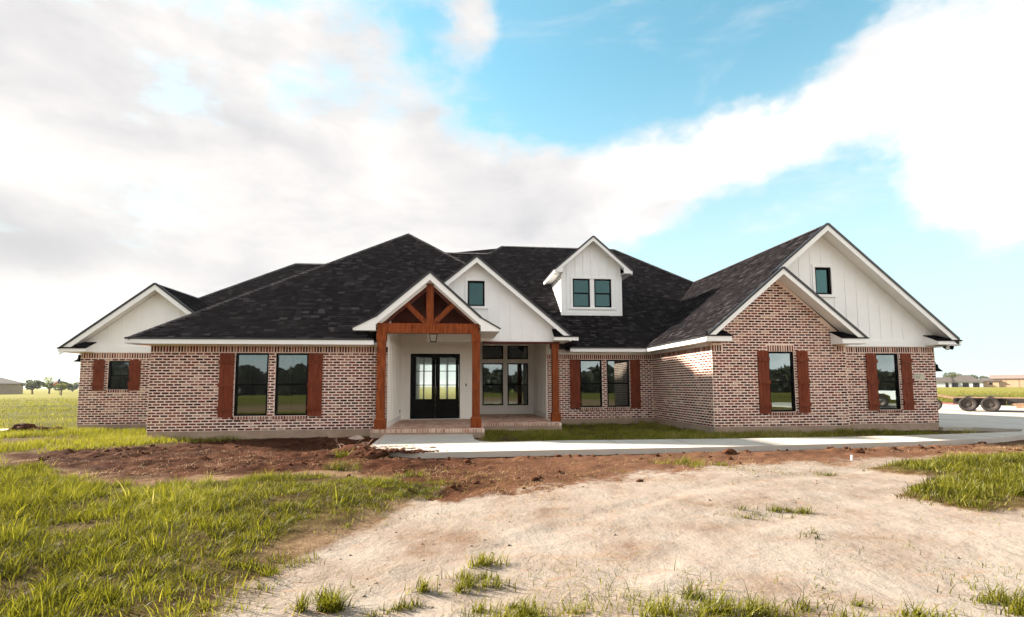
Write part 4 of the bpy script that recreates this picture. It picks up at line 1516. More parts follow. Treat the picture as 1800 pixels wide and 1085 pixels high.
# posts, beam and truss in stained cedar
def post(x, y, z1, w=0.235, label=None):
    b = MB()
    b.box(x - w / 2, x + w / 2, y - w / 2, y + w / 2, 0.32, z1 - 0.24)
    p = b.build('porch_post', M['cedar'], house)
    b = MB()
    h = 0.16
    b.box(x - h, x + h, y - h, y + h, 0.024 if y > 16 else 0.024, 0.30)
    b.hexa([(x - h, y - h, 0.30), (x + h, y - h, 0.30), (x + h, y + h, 0.30), (x - h, y + h, 0.30),
            (x - w / 2 - 0.004, y - w / 2 - 0.004, 0.345), (x + w / 2 + 0.004, y - w / 2 - 0.004, 0.345), (x + w / 2 + 0.004, y + w / 2 + 0.004, 0.345), (x - w / 2 - 0.004, y + w / 2 + 0.004, 0.345)])
    b.build('post_base', M['cedar'], p)
    b = MB()
    h = w / 2 + 0.022
    b.box(x - h, x + h, y - h, y + h, z1 - 0.24, z1 - 0.002)
    b.build('post_cap', M['cedar'], p)


post(-2.215, 15.09, 2.885)
post(0.625, 15.13, 2.885)
post(3.525, 17.20, 2.83, 0.22)
b = MB()
b.box(-2.345, 0.725, 15.0, 15.20, 2.885, 3.185)
beam = b.build('beam', M['cedar'], house)
b = MB()
b.box(0.93, 3.66, 17.03, 17.24, 2.765, 2.828)
b.build('beam', M['ceil'], house)
b = MB()
b.box(-0.895, -0.675, 15.03, 15.19, 3.186, 4.42)
b.build('king_post', M['cedar'], house)
for sg in (-1, 1):
    b = MB()
    o = Vector((PX + sg * 0.115, 15.06, 3.20))
    e = Vector((PX + sg * 0.78, 15.06, 3.86))
    d = (e - o).normalized()
    nn = Vector((-d.z, 0, d.x))
    b.obox(o - nn * 0.075, e - o + d * 0.06, (0, 0.10, 0), nn * 0.15)
    b.build('truss_brace', M['cedar'], house)
    b = MB()
    d = Vector((sg * 1.5, 0, -1.5 * 0.868))
    b.obox(Vector((PX, 15.07, 4.42)), d, (0, 0.10, 0), (0, 0, -0.12))
    b.build('truss_rafter', M['ceil'], house)

# front door: two leaves
for side in (0, 1):
    x0 = -1.655 if side == 0 else -0.765
    x1 = x0 + 0.885
    b = MB()
    px0, px1 = (x0 + 0.15, x1 - 0.135) if side == 0 else (x0 + 0.17, x1 - 0.11)
    z0, z1 = 0.79, 2.39
    yy = YD + 0.03
    b.box(x0, px0, yy, yy + 0.05, 0.06, 2.47)
    b.box(px1, x1, yy, yy + 0.05, 0.06, 2.47)
    b.box(px0, px1, yy + 0.0005, yy + 0.05, z1, 2.47)
    b.box(px0, px1, yy + 0.0005, yy + 0.05, 0.06, 0.20)
    b.box(px0, px1, yy + 0.0005, yy + 0.05, 0.68, z0)
    b.box(px0, px1, yy + 0.018, yy + 0.045, 0.20, 0.68)
    dr = b.build('door', M['black'], house)
    cw, ch = (px1 - px0) / 2, (z1 - z0) / 3
    for i in range(2):
        for j in range(3):
            b = MB()
            b.box(px0 + i * cw + 0.01, px0 + (i + 1) * cw - 0.01, yy + 0.02, yy + 0.026, z0 + j * ch + 0.01, z0 + (j + 1) * ch - 0.01)
            b.build('pane', M['doorglass'], dr)
    b = MB()
    b.box((px0 + px1) / 2 - 0.0125, (px0 + px1) / 2 + 0.0125, yy + 0.008, yy + 0.04, z0, z1)
    for j in (1, 2):
        b.box(px0, px1, yy + 0.010, yy + 0.038, z0 + j * ch - 0.0125, z0 + j * ch + 0.0125)
    b.build('muntin', M['black'], dr)
    b = MB()
    hx = x1 - 0.05 if side == 0 else x0 + 0.05
    b.tube((hx, yy - 0.045, 0.98), (hx, yy - 0.045, 1.28), 0.011)
    b.tube((hx, yy - 0.045, 1.0), (hx, yy + 0.005, 1.0), 0.009)
    b.tube((hx, yy - 0.045, 1.26), (hx, yy + 0.005, 1.26), 0.009)
    b.build('handle', M['steel'], dr)
b = MB()
b.box(DR[0] + 0.001, -1.66, YD + 0.01, YD + 0.1, 0.046, 2.52)
b.box(0.125, DR[1] - 0.001, YD + 0.01, YD + 0.1, 0.046, 2.52)
b.box(-1.659, 0.124, YD + 0.01, YD + 0.1, 2.475, 2.52)
b.box(-1.659, 0.124, YD + 0.0, YD + 0.12, 0.040, 0.055)
b.build('door_frame', M['black'], house)

# rooms behind the glass
b = MB()
b.box(-12.7, 15.5, 19.3, 31.7, -0.02, 0.0)
b.box(-8.5, -2.2, 15.65, 19.25, -0.02, 0.0)
b.box(8.1, 15.5, 14.9, 19.25, -0.02, 0.0)
b.build('interior_floor', M['dark'], house)
b = MB()
b.box(-12.7, 15.5, 19.35, 31.7, 3.47, 3.50)
b.box(-8.5, -2.3, 15.65, 19.3, 2.62, 2.66)
b.box(8.1, 15.5, 14.9, 19.3, 2.60, 2.64)
b.box(-2.35, -2.25, 15.62, 31.6, 0.0, 3.46)
b.box(3.70, 3.80, 19.1, 31.6, 0.0, 3.46)
b.box(-12.7, -2.36, 23.0, 23.1, 0.0, 3.46)
b.box(3.81, 15.5, 24.0, 24.1, 0.0, 3.46)
b.box(8.9, 9.0, 15.0, 23.9, 0.0, 2.59)
b.box(11.9, 12.0, 15.0, 23.9, 0.0, 2.59)
b.box(-8.9, -8.8, 19.2, 22.9, 0.0, 3.46)
b.build('interior_wall', M['room'], house)
# rear garden window
b = MB()
for x in (-3.4, -2.0, -0.55, 0.85):
    b.box(x - 0.05, x + 0.05, 31.72, 31.82, 0.15, 2.75)
b.box(-3.34, 1.14, 31.73, 31.81, 0.15, 0.25)
b.box(-3.34, 1.14, 31.73, 31.81, 2.65, 2.75)
rw = b.build('window', M['black'], house)
for x in (-3.35, -1.95, -0.5):
    b = MB()
    b.box(x, x + 1.35, 31.76, 31.766, 0.26, 2.64)
    b.build('pane', M['clear'], rw)

# ------------------------------------------------------------------ lamps, plaque
def barn_light(name, x, y, z, side, label):
    t = thing(name, label, 'wall light', (x, y, z), 'barn lights on the end walls')
    xs = x + side * (0.20 if side < 0 else 0.34)
    b = MB()
    b.lathe([(0.001, 0.02), (0.05, 0.02), (0.05, 0.0)], (x, y, z + 0.30), (side, 0, 0), 14)
    b.build('wall_plate', M['black'], t)
    b = MB()
    pts = [(x + side * 0.02, y, z + 0.30), (x + side * 0.10, y, z + 0.36), (x + side * (0.18 if side < 0 else 0.29), y, z + 0.33), (xs, y, z + 0.22)]
    b.path(pts, 0.011)
    b.build('arm', M['black'], t)
    b = MB()
    b.lathe([(0.03, 0.24), (0.045, 0.22), (0.055, 0.12), (0.10, 0.07), (0.165, 0.0), (0.16, 0.0), (0.09, 0.06), (0.03, 0.14)], (xs, y, z), (0, 0, 1), 22)
    b.build('shade', M['black'], t, smooth=True)
    b = MB()
    b.lathe([(0.001, 0.02), (0.03, 0.035), (0.035, 0.07), (0.02, 0.11), (0.001, 0.12)], (xs, y, z), (0, 0, 1), 12)
    b.build('bulb', M['lens'], t, smooth=True)


barn_light('wall_light', X1 - 0.005, 18.95, 2.20, -1, 'black gooseneck barn light tucked under the eave at the end wall of the left wing')
barn_light('wall_light', X7 + 0.010, 14.83, 1.70, 1, 'black gooseneck barn light on the right end wall below the twin floodlight')

t = thing('floodlight', 'black twin floodlight under the eave at the right gable corner', 'floodlight', (16.08, 14.32, 2.53))
b = MB()
b.lathe([(0.001, 0.0), (0.055, 0.0), (0.055, -0.035), (0.001, -0.035)], (16.02, 14.32, 2.535), (0, 0, 1), 14)
b.tube((15.96, 14.32, 2.505), (16.12, 14.32, 2.49), 0.015)
b.build('bracket', M['black'], t)
for (o, d) in (((15.98, 14.32, 2.47), (-0.15, -1, -0.25)), ((16.12, 14.32, 2.48), (1, -0.35, -0.15))):
    b = MB()
    b.lathe([(0.001, -0.07), (0.035, -0.07), (0.045, -0.02), (0.07, 0.06), (0.075, 0.09), (0.066, 0.088)], o, d, 18)
    hd = b.build('lamp_head', M['black'], t, smooth=True)
    b = MB()
    b.lathe([(0.066, 0.082), (0.04, 0.088), (0.001, 0.09)], o, d, 18)
    b.build('lens', M['lens'], hd)

t = thing('lantern', 'black tapered metal lantern hanging under the timber porch gable', 'lantern', (-0.71, 15.9, 2.70))
b = MB()
LZ0, LZ1 = 2.70, 2.96
lx, ly = -0.715, 15.90
for (sx, sy) in ((-1, -1), (1, -1), (1, 1), (-1, 1)):
    b.tube((lx + sx * 0.085, ly + sy * 0.085, LZ0), (lx + sx * 0.125, ly + sy * 0.125, LZ1), 0.009, n=6)
for (h, z) in ((0.088, LZ0), (0.128, LZ1)):
    for (a, c) in (((-h, -h), (h, -h)), ((h, -h), (h, h)), ((h, h), (-h, h)), ((-h, h), (-h, -h))):
        b.tube((lx + a[0], ly + a[1], z), (lx + c[0], ly + c[1], z), 0.010, n=6)
b.box(lx - 0.085, lx + 0.085, ly - 0.085, ly + 0.085, LZ0 - 0.01, LZ0 + 0.005)
b.build('cage', M['black'], t)
b = MB()
b.lathe([(0.15, LZ1 + 0.01), (0.05, LZ1 + 0.10), (0.02, LZ1 + 0.12)], (lx, ly, 0), (0, 0, 1), 4)
b.tube((lx, ly, LZ1 + 0.1), (lx, ly, 4.5), 0.008)
b.build('cap_and_chain', M['black'], t)
for (sx, sy) in ((0, -1), (1, 0), (-1, 0)):
    b = MB()
    w0, w1 = 0.078, 0.115
    if sx == 0:
        b.poly([(lx - w0, ly + sy * 0.083, LZ0 + 0.01), (lx + w0, ly + sy * 0.083, LZ0 + 0.01), (lx + w1, ly + sy * 0.122, LZ1 - 0.01), (lx - w1, ly + sy * 0.122, LZ1 - 0.01)])
    else:
        b.poly([(lx + sx * 0.083, ly - w0, LZ0 + 0.01), (lx + sx * 0.083, ly + w0, LZ0 + 0.01), (lx + sx * 0.122, ly + w1, LZ1 - 0.01), (lx + sx * 0.122, ly - w1, LZ1 - 0.01)])
    b.build('pane', M['clear'], t)
b = MB()
for k in (-1, 0, 1):
    b.tube((lx + k * 0.035, ly, LZ0 + 0.005), (lx + k * 0.035, ly, LZ0 + 0.12), 0.011, n=8)
b.build('candle', M['trim'], t)

t = thing('address_plaque', 'pale cast stone house number block set in the brick at the far right wall', 'plaque', (15.17, Y7, 1.40))
b = MB()
b.box(14.99, 15.36, Y7 - 0.018, Y7 + 0.01, 1.41, 1.63)
pl = b.build('stone_block', M['plaque'], t)
b = MB()
b.box(15.02, 15.24, Y7 - 0.021, Y7 - 0.0185, 1.575, 1.590)
b.build('rule', M['ink'], t)
cu = bpy.data.curves.new('number', 'FONT')
cu.body = '911'
cu.size = 0.105
cu.extrude = 0.002
tmp = bpy.data.objects.new('number', cu)
COL.objects.link(tmp)
bpy.context.view_layer.update()
me = bpy.data.meshes.new_from_object(tmp.evaluated_get(bpy.context.evaluated_depsgraph_get()))
bpy.data.objects.remove(tmp)
me.name = 'number'
me.materials.clear()
me.materials.append(M['ink'])
me.transform(Matrix.Translation((15.045, Y7 - 0.0205, 1.465)) @ Matrix.Rotation(math.pi / 2, 4, 'X'))
link(bpy.data.objects.new('number', me), t)

# ------------------------------------------------------------------ things on the driveway
def local_frame(o, ax):
    """functions that turn local (along, across, up) coordinates into world points"""
    ax = Vector((ax[0], ax[1], 0)).normalized()
    ay = Vector((-ax.y, ax.x, 0))
    o = Vector(o)
    return (lambda a, c, z: o + ax * a + ay * c + Vector((0, 0, z))), ax, ay


def lbox(b, L, a0, a1, c0, c1, z0, z1):
    b.hexa([L(a0, c0, z0), L(a1, c0, z0), L(a1, c1, z0), L(a0, c1, z0), L(a0, c0, z1), L(a1, c0, z1), L(a1, c1, z1), L(a0, c1, z1)])


def wheel(L, ay, a, c, r, w, parent, out, rim=0.62):
    """tyre with its rim as a sub-part; out = which side shows the dish"""
    o = L(a, c, r)
    ax = ay * out
    b = MB()
    b.lathe([(r * rim, -w / 2), (r * 0.93, -w / 2), (r, -w * 0.36), (r, w * 0.36), (r * 0.93, w / 2), (r * rim, w / 2), (r * rim, w * 0.3)], o, ax, 30)
    ty = b.build('wheel', M['tyre'], parent, smooth=True)
    b = MB()
    b.lathe([(r * rim, w * 0.42), (r * rim * 0.92, w * 0.40), (r * rim * 0.8, w * 0.10), (r * 0.34, w * 0.02), (r * 0.30, w * 0.16), (r * 0.12, w * 0.2), (0.001, w * 0.22)], o, ax, 30)
    rm = b.build('rim', M['rim'], ty)
    side = Vector((ax.y, -ax.x, 0))
    for k in range(6):
        t = math.pi / 3 * k
        p = o + ax * (w * 0.05) + (side * math.cos(t) + Vector((0, 0, 1)) * math.sin(t)) * r * 0.24
        rmb = MB()
        rmb.tube(p, p + ax * 0.03, 0.016, n=6)
        rmb.build('lug_nut', M['rim'], rm) 
    return ty


TZ = -0.13
L, ax, ay = local_frame((26.39, 22.15, TZ), (0.62, -0.78))
tr = thing('trailer', 'dark flatbed utility trailer with two axles and a plank deck parked on the driveway', 'trailer', (26.39, 22.15, TZ))
# camera side is c < 0
b = MB()
lbox(b, L, -0.95, 5.2, -0.02, 0.06, 0.56, 0.68)
lbox(b, L, 1.0, 5.2, -0.012, 0.055, 0.36, 0.559)
b.build('side_rail', M['steel'], tr)
b = MB()
lbox(b, L, -0.95, 5.2, 1.94, 2.02, 0.56, 0.68)
b.build('side_rail', M['steel'], tr)
for k in range(9):
    b = MB()
    lbox(b, L, -0.92, 5.18, 0.07 + k * 0.206, 0.07 + k * 0.206 + 0.19, 0.665 + 0.004 * (k % 2), 0.700 + 0.004 * (k % 2))
    b.build('deck_plank', M['plank'], tr)
for a in (-0.7, 0.1, 1.0, 2.2, 3.4, 4.6):
    b = MB()
    lbox(b, L, a, a + 0.06, 0.065, 1.935, 0.55, 0.66)
    b.build('cross_member', M['steel'], tr)
b = MB()
lbox(b, L, -0.98, 0.98, 0.065, 0.12, 0.33, 0.655)
b.build('axle_hanger', M['steel'], tr)
for a in (-0.41, 0.42):
    for (c, o_) in ((-0.17, -1), (2.17, 1)):
        wheel(L, ay, a, c, 0.37, 0.22, tr, o_)
    b = MB()
    b.tube(L(a, -0.06, 0.37), L(a, 2.06, 0.37), 0.04)
    b.build('axle', M['steel'], tr)
for c0, c1 in ((-0.31, -0.03), (2.03, 2.31)):
    b = MB()
    prof = [(-0.95, 0.40), (-0.90, 0.62), (-0.70, 0.785), (0.72, 0.785), (0.92, 0.62), (0.98, 0.40)]
    for (p, q) in zip(prof[:-1], prof[1:]):
        b.hexa([L(p[0], c0, p[1]), L(q[0], c0, q[1]), L(q[0], c1, q[1]), L(p[0], c1, p[1]), L(p[0], c0, p[1] + 0.012), L(q[0], c0, q[1] + 0.012), L(q[0], c1, q[1] + 0.012), L(p[0], c1, p[1] + 0.012)])
    b.build('fender', M['steel'], tr)
# raised beaver tail at the left end, coupling frame below it
for c in (0.02, 0.50, 1.35, 1.83):
    b = MB()
    b.hexa([L(-0.95, c, 0.62), L(-0.95, c + 0.12, 0.62), L(-2.02, c + 0.12, 0.87), L(-2.02, c, 0.87), L(-0.95, c, 0.69), L(-0.95, c + 0.12, 0.69), L(-2.02, c + 0.12, 0.91), L(-2.02, c, 0.91)])
    b.build('ramp', M['plank'], tr)
b = MB()
for c in (0.3, 1.7):
    b.tube(L(-0.9, c, 0.36), L(-2.6, 1.0, 0.36), 0.045)
b.tube(L(-0.9, 0.05, 0.36), L(-0.9, 1.95, 0.36), 0.045)
b.build('tongue', M['rust'], tr, kind=None)
b = MB()
b.tube(L(-2.3, 1.0, 0.05), L(-2.3, 1.0, 0.75), 0.03)
b.lathe([(0.001, 0), (0.09, 0), (0.09, 0.02), (0.001, 0.02)], L(-2.3, 1.0, 0.02), (0, 0, 1), 12)
b.build('jack', M['steel'], tr)
wheel(L, ay, -1.75, 0.55, 0.30, 0.18, tr, -1)
# loose boards leaning against its right half
for k, (a0, z0, a1, z1) in enumerate(((1.15, 0.30, 3.6, 0.56), (1.30, 0.20, 3.9, 0.42), (1.55, 0.08, 4.1, 0.20))):
    b = MB()
    b.hexa([L(a0, -0.20 - 0.05 * k, z0), L(a1, -0.16 - 0.05 * k, z1), L(a1, -0.13 - 0.05 * k, z1), L(a0, -0.17 - 0.05 * k, z0),
            L(a0, -0.20 - 0.05 * k, z0 + 0.13), L(a1, -0.16 - 0.05 * k, z1 + 0.13), L(a1, -0.13 - 0.05 * k, z1 + 0.13), L(a0, -0.17 - 0.05 * k, z0 + 0.13)])
    o = b.build('loose_board', M['plank'])
    tag(o, ('upper loose brown board leaning along the side of the trailer', 'middle loose brown board between two others beside the trailer', 'lowest loose brown board lying near the ground beside the trailer')[k], 'board', 'loose boards beside the trailer')

# pickup seen reflected in the right front window
L, ax, ay = local_frame((25.8, 1.9, TZ), (-0.73, -0.69))
pk = thing('pickup_truck', 'white pickup truck parked on the driveway, mirrored in the right front window', 'pickup truck', (25.8, 1.9, TZ))
prof = [(-1.25, 0.52), (-1.27, 1.02), (0.42, 1.02), (0.44, 1.10), (0.60, 1.75), (1.0, 1.84), (2.0, 1.83), (2.75, 1.15), (3.9, 1.04), (4.12, 0.90), (4.15, 0.45), (3.75, 0.42), (3.7, 0.70), (3.5, 0.86), (3.2, 0.86), (3.0, 0.70), (2.95, 0.40),
        (0.50, 0.40), (0.45, 0.70), (0.2, 0.87), (-0.2, 0.87), (-0.45, 0.70), (-0.5, 0.48)]
b = MB()
b.prism([L(a, -0.92, z) for a, z in prof], ay * 1.84)
b.build('body', M['truck'], pk)
for c in (-0.926, 0.921):
    b = MB()
    b.prism([L(a, c, z) for a, z in ((0.72, 1.14), (0.82, 1.66), (1.45, 1.70), (1.45, 1.12))], ay * 0.005)
    b.prism([L(a, c, z) for a, z in ((1.52, 1.12), (1.52, 1.70), (1.98, 1.69), (2.52, 1.14))], ay * 0.005)
    b.build('side_window', M['black'], pk)
b = MB()
for c in (-0.93, 0.80):
    lbox(b, L, -1.285, -1.18, c, c + 0.13, 0.74, 1.0)
for o_ in (0,):
    pass
b.build('taillight', M['tail'], pk)
b = MB()
lbox(b, L, -1.42, -1.22, -0.88, 0.88, 0.44, 0.58)
b.build('bumper', M['rim'], pk)
for a in (0.0, 3.35):
    for (c, o_) in ((-0.80, -1), (0.80, 1)):
        wheel(L, ay, a, c, 0.40, 0.26, pk, o_, 0.66)

# ------------------------------------------------------------------ far houses, trees, flag
def far_house(name, label, x, y, rot, w, d, hw, hr, wall, roofm, gable=0, wins_=(), group='houses across the fields'):
    """hip or gable roofed house far off: walls, roof, windows, door"""
    t = thing(name, label, 'house', (x, y, GZ), group)
    t.rotation_euler.z = rot
    mw = t.matrix_basis.copy()

    def part(b, nm, mat, par=None):
        o = bpy.data.objects.new(nm, b.mesh(nm, mat))
        COL.objects.link(o)
        o.parent = par or t
        return o
    b = MB()
    b.box(-w / 2, w / 2, -d / 2, d / 2, 0, hw)
    wl = part(b, 'wall', wall)
    e = 0.5
    b = MB()
    if gable:
        b.prism([(-w / 2 - e, -d / 2 - e, hw), (-w / 2 - e, 0, hw + hr), (-w / 2 - e, d / 2 + e, hw)], (w + 2 * e, 0, 0), 0.6)
    else:
        r = min(d / 2 + e, w / 2)
        q = [(-w / 2 - e, -d / 2 - e, hw), (w / 2 + e, -d / 2 - e, hw), (w / 2 + e, d / 2 + e, hw), (-w / 2 - e, d / 2 + e, hw)]
        p0, p1 = (-w / 2 - e + r, 0, hw + hr), (w / 2 + e - r, 0, hw + hr)
        for f in ((q[0], q[1], p1, p0), (q[2], q[3], p0, p1), (q[1], q[2], p1), (q[3], q[0], p0), (q[3], q[2], q[1], q[0])):
            b.poly(f, 0.6)
    part(b, 'roof', roofm)
    for (wx, wz, ww, wh, face) in wins_:
        b = MB()
        if face == 'f':
            b.box(wx - ww / 2, wx + ww / 2, -d / 2 - 0.06, -d / 2 + 0.02, wz, wz + wh)
        else:
            b.box(-w / 2 - 0.06, -w / 2 + 0.02, wx - ww / 2, wx + ww / 2, wz, wz + wh)
        part(b, 'window' if wz > 0.4 else 'door', M['black'])
    return t, part


M['tanwall'] = simple('tan_brick_far', (0.30, 0.225, 0.15), 0.9, 0.1, 1.0)
M['greyroof'] = simple('brown_grey_far_roof', (0.062, 0.050, 0.043), 0.9, 0.15, 1.0)
M['peach'] = simple('peach_siding', (0.40, 0.25, 0.155), 0.7, 0.06, 1.0)
M['peachroof'] = simple('pinkish_metal_roof', (0.20, 0.14, 0.115), 0.7, 0.06, 1.0)
M['bluewall'] = simple('pale_blue_siding', (0.30, 0.47, 0.52), 0.7, 0.06, 1.0)
M['palewall'] = simple('white_siding_far', (0.46, 0.46, 0.48), 0.7, 0.05, 1.0)
wd = tuple((-9 + 6 * k, 1.0, 1.6, 1.5, 'f') for k in range(4))
t, part = far_house('house', 'tan brick house with a brown hip roof far across the left field', -120.0, 132, 0.15, 22, 12, 2.6, 2.9, M['tanwall'], M['greyroof'], 0,
                    ((-7, 0.9, 2.4, 1.4, 'f'), (-2.5, 0.05, 2.0, 2.3, 'f'), (3, 0.9, 1.8, 1.4, 'f'), (9.3, 0.9, 1.6, 1.4, 'f')))
b = MB()
b.box(0.5, 7.5, -9.0, -5.9, 0, 2.6)
b.prism([(0.5, -9.0, 2.6), (7.5, -9.0, 2.6), (4, -9.0, 4.7)], (0, 3.1, 0))
part(b, 'gable_wing', M['tanwall'])
b = MB()
b.prism([(0.0, -9.4, 2.45), (4, -9.4, 4.95), (4, -9.4, 5.1), (-0.2, -9.4, 2.5)], (0, 9, 0), 0.6)
b.prism([(8.0, -9.4, 2.45), (8.2, -9.4, 2.5), (4, -9.4, 5.1), (4, -9.4, 4.95)], (0, 9, 0), 0.6)
part(b, 'roof', M['greyroof'])
FA = 'houses across the fields'
far_house('house', 'pale blue gabled house just right of the brick corner', 215.5, 206.0, 0.83, 9, 7, 2.5, 1.6, M['bluewall'], M['greyroof'], 1, ((-2, 1.0, 1.2, 1.2, 'f'),))
far_house('house', 'white house with its gable end turned to the right field', 215.5, 197.0, -0.70, 7, 6.5, 2.4, 2.0, M['palewall'], M['greyroof'], 1, ((0, 0.9, 1.2, 1.2, 'e'), (2, 0.05, 1.0, 2.0, 'f')))
far_house('house', 'brown grey house with dark open porch bays beyond the right field', 223.0, 192.5, -0.80, 11, 8, 2.3, 3.0, M['palewall'], M['greyroof'], 0,
          ((-3.4, 0.05, 2.0, 1.9, 'f'), (0, 0.05, 2.0, 1.9, 'f'), (3.3, 0.05, 2.0, 1.9, 'f')))
t, part = far_house('barn', 'long peach metal barn with pinkish roof at the right edge of the field', 243, 176, -0.85, 34, 12, 3.6, 1.6, M['peach'], M['peachroof'], 1, ())
t['category'] = 'barn'
for k in range(9):
    b = MB()
    b.box(-16.9 + 3.9 * k, -16.76 + 3.9 * k, -6.06, -6.0, 0.05, 3.5)
    part(b, 'wall_rib', M['peachroof'])
far_house('house', 'small peach annex beside the left end of the metal barn', 229.0, 187.0, -0.85, 5, 7, 2.6, 1.4, M['peach'], M['greyroof'], 1, ((0, 1.0, 1.0, 1.0, 'f'),))


def leaf_cloud(centers, radii, n, size, seed, flat=0.75):
    """quads of leaf clumps on the outer part of several lobes"""
    r = np.random.default_rng(seed)
    w = np.array([q ** 2 for q in radii])
    pick = r.choice(len(radii), n, p=w / w.sum())
    d = r.normal(size=(n, 3))
    d /= np.linalg.norm(d, axis=1)[:, None]
    rad = np.array(radii)[pick] * (0.55 + 0.5 * r.random(n) ** 0.6)
    c = np.array(centers)[pick] + d * rad[:, None] * np.array([1, 1, flat])
    a = r.normal(size=(n, 3))
    a /= np.linalg.norm(a, axis=1)[:, None]
    bb = np.cross(a, r.normal(size=(n, 3)))
    bb /= np.linalg.norm(bb, axis=1)[:, None]
    s = size * (0.6 + 0.8 * r.random(n))
    v = np.stack([c - a * s[:, None], c - bb * s[:, None] * 0.55, c + a * s[:, None], c + bb * s[:, None] * 0.55], 1).reshape(-1, 3)
    f = np.arange(n * 4).reshape(n, 4)
    return v, f, np.clip(0.5 + 0.45 * d[:, 2] * 0.6 + r.normal(size=n) * 0.22, 0, 1)


def tree(name, label, x, y, h, spread, trunk_h, seed, mat='crown', n=1100, leaf=0.22, group=None, lobes=9):
    t = thing(name, label, 'tree', (x, y, GZ), group)
    r = random.Random(seed)
    b = MB()
    tr_ = h * 0.028 + 0.03
    b.tube((0, 0, -0.1), (r.uniform(-.1, .1), 0, trunk_h), tr_ * 1.4, tr_, 8)
    cs_, rs_ = [], []
    for k in range(lobes):
        a = r.uniform(0, 6.28)
        q = r.uniform(0.1, 0.72) * spread
        zz = trunk_h + (h - trunk_h) * r.uniform(0.18, 0.80)
        p = Vector((math.cos(a) * q, math.sin(a) * q, zz))
        b.tube((0, 0, trunk_h * 0.92), p, tr_ * 0.6, 0.02, 6)
        cs_.append(tuple(p))
        rs_.append(r.uniform(0.26, 0.44) * spread)
    o = bpy.data.objects.new('trunk', b.mesh('trunk', M['bark']))
    COL.objects.link(o)
    o.parent = t
    v, f, tn = leaf_cloud(cs_, rs_, n, leaf, seed)
    v[:, 2] = np.maximum(v[:, 2], trunk_h * 0.6)
    o = bpy.data.objects.new('crown', np_mesh('crown', v, f, M[mat], tn, domain='FACE'))
    COL.objects.link(o)
    o.parent = t
    return t


TG = 'trees across the fields'
tree('tree', 'round dark green tree at the right end of the tan brick house', -103.5, 134, 4.0, 2.3, 1.2, 1, group=TG)
tree('tree', 'pale thin tree directly behind the round dark tree by the tan house', -105, 141, 4.4, 2.2, 1.2, 2, 'youngcrown', 700, group=TG)
tree('tree', 'low bushy tree right of the pale thin tree in the left field', -110, 152, 3.4, 2.4, 0.7, 3, group=TG)
tree('tree', 'small yellow green young tree standing alone below the flag', -78.2, 108, 2.4, 0.95, 1.1, 4, 'youngcrown', 600, 0.13, group=TG)
tree('tree', 'tall grey green tree beside the left brick corner of the house', -110, 168, 6.2, 4.6, 1.6, 5, n=1500, leaf=0.32, group=TG)
for k, (x, y, h, s) in enumerate(((-141, 200, 3.4, 3.5), (-135, 204, 3.0, 3), (-128, 202, 3.4, 3.5), (-121, 200, 2.9, 3))):
    tree('tree', ('low distant tree at the left end of the thin row on the left horizon', 'second low distant tree from the left in the thin horizon row', 'third low distant tree from the left in the thin horizon row', 'low distant tree at the right end of the thin row on the left horizon')[k], x, y, h, s, 0.6, 20 + k, n=700, leaf=0.32, group='distant tree row on the left horizon')
tree('tree', 'rounded olive tree behind the pale blue house', 222, 214, 5.6, 4.6, 1.2, 7, n=1300, leaf=0.34, group=TG)
tree('tree', 'wide olive tree rising over the brown grey porch house', 236, 209, 7.0, 6.0, 1.2, 8, n=1600, leaf=0.36, group=TG)
tree('tree', 'broad dark tree between the porch house and the barn', 229, 195, 5.4, 4.0, 0.6, 9, n=1600, leaf=0.32, group=TG)
tree('tree', 'lower bushy tree touching the left end of the barn', 232, 191, 4.8, 3.4, 0.6, 10, n=1300, leaf=0.32, group=TG)
tree('tree', 'dark tree top showing above the barn roof', 262, 190, 9.0, 4.0, 3.0, 11, n=1300, leaf=0.36, group=TG)

fp = thing('flagpole', 'thin pole with a red white and blue flag far across the left field', 'flagpole', (-80.2, 110, GZ))
b = MB()
b.tube((-80.0, 110, GZ), (-80.0, 110, 3.3), 0.035, 0.025, 6)
b.build('pole', M['rim'], fp)
M['fblue'] = simple('blue_cloth', (0.03, 0.05, 0.16), 0.8)
M['fred'] = simple('red_cloth', (0.42, 0.05, 0.04), 0.8)
M['fwhite'] = simple('white_cloth', (0.7, 0.68, 0.66), 0.8)
fl_parts = {'f': (M['fblue'], 0.0, 0.35, 0, 1), 'w': (M['fwhite'], 0.35, 1.0, 0.5, 1.0), 'r': (M['fred'], 0.35, 1.0, 0.0, 0.5)}
for kk, (mat_, s0, s1, t0, t1) in fl_parts.items():
    b = MB()
    nseg = 5
    for k in range(nseg):
        def P(s, tt):
            return Vector((-80.02 - 1.25 * s, 110 + 0.10 * math.sin(s * 7), 3.2 - 0.75 * (1 - tt) - 0.95 * s ** 1.3 + 0.06 * math.sin(s * 9)))
        sa, sb = s0 + (s1 - s0) * k / nseg, s0 + (s1 - s0) * (k + 1) / nseg
        a_, b_, c_, d_ = P(sa, t0), P(sb, t0), P(sb, t1), P(sa, t1)
        off = Vector((0, 0.006, 0))
        b.hexa([a_, b_, b_ + off, a_ + off, d_, c_, c_ + off, d_ + off])
    b.build('flag_cloth', mat_, fp)

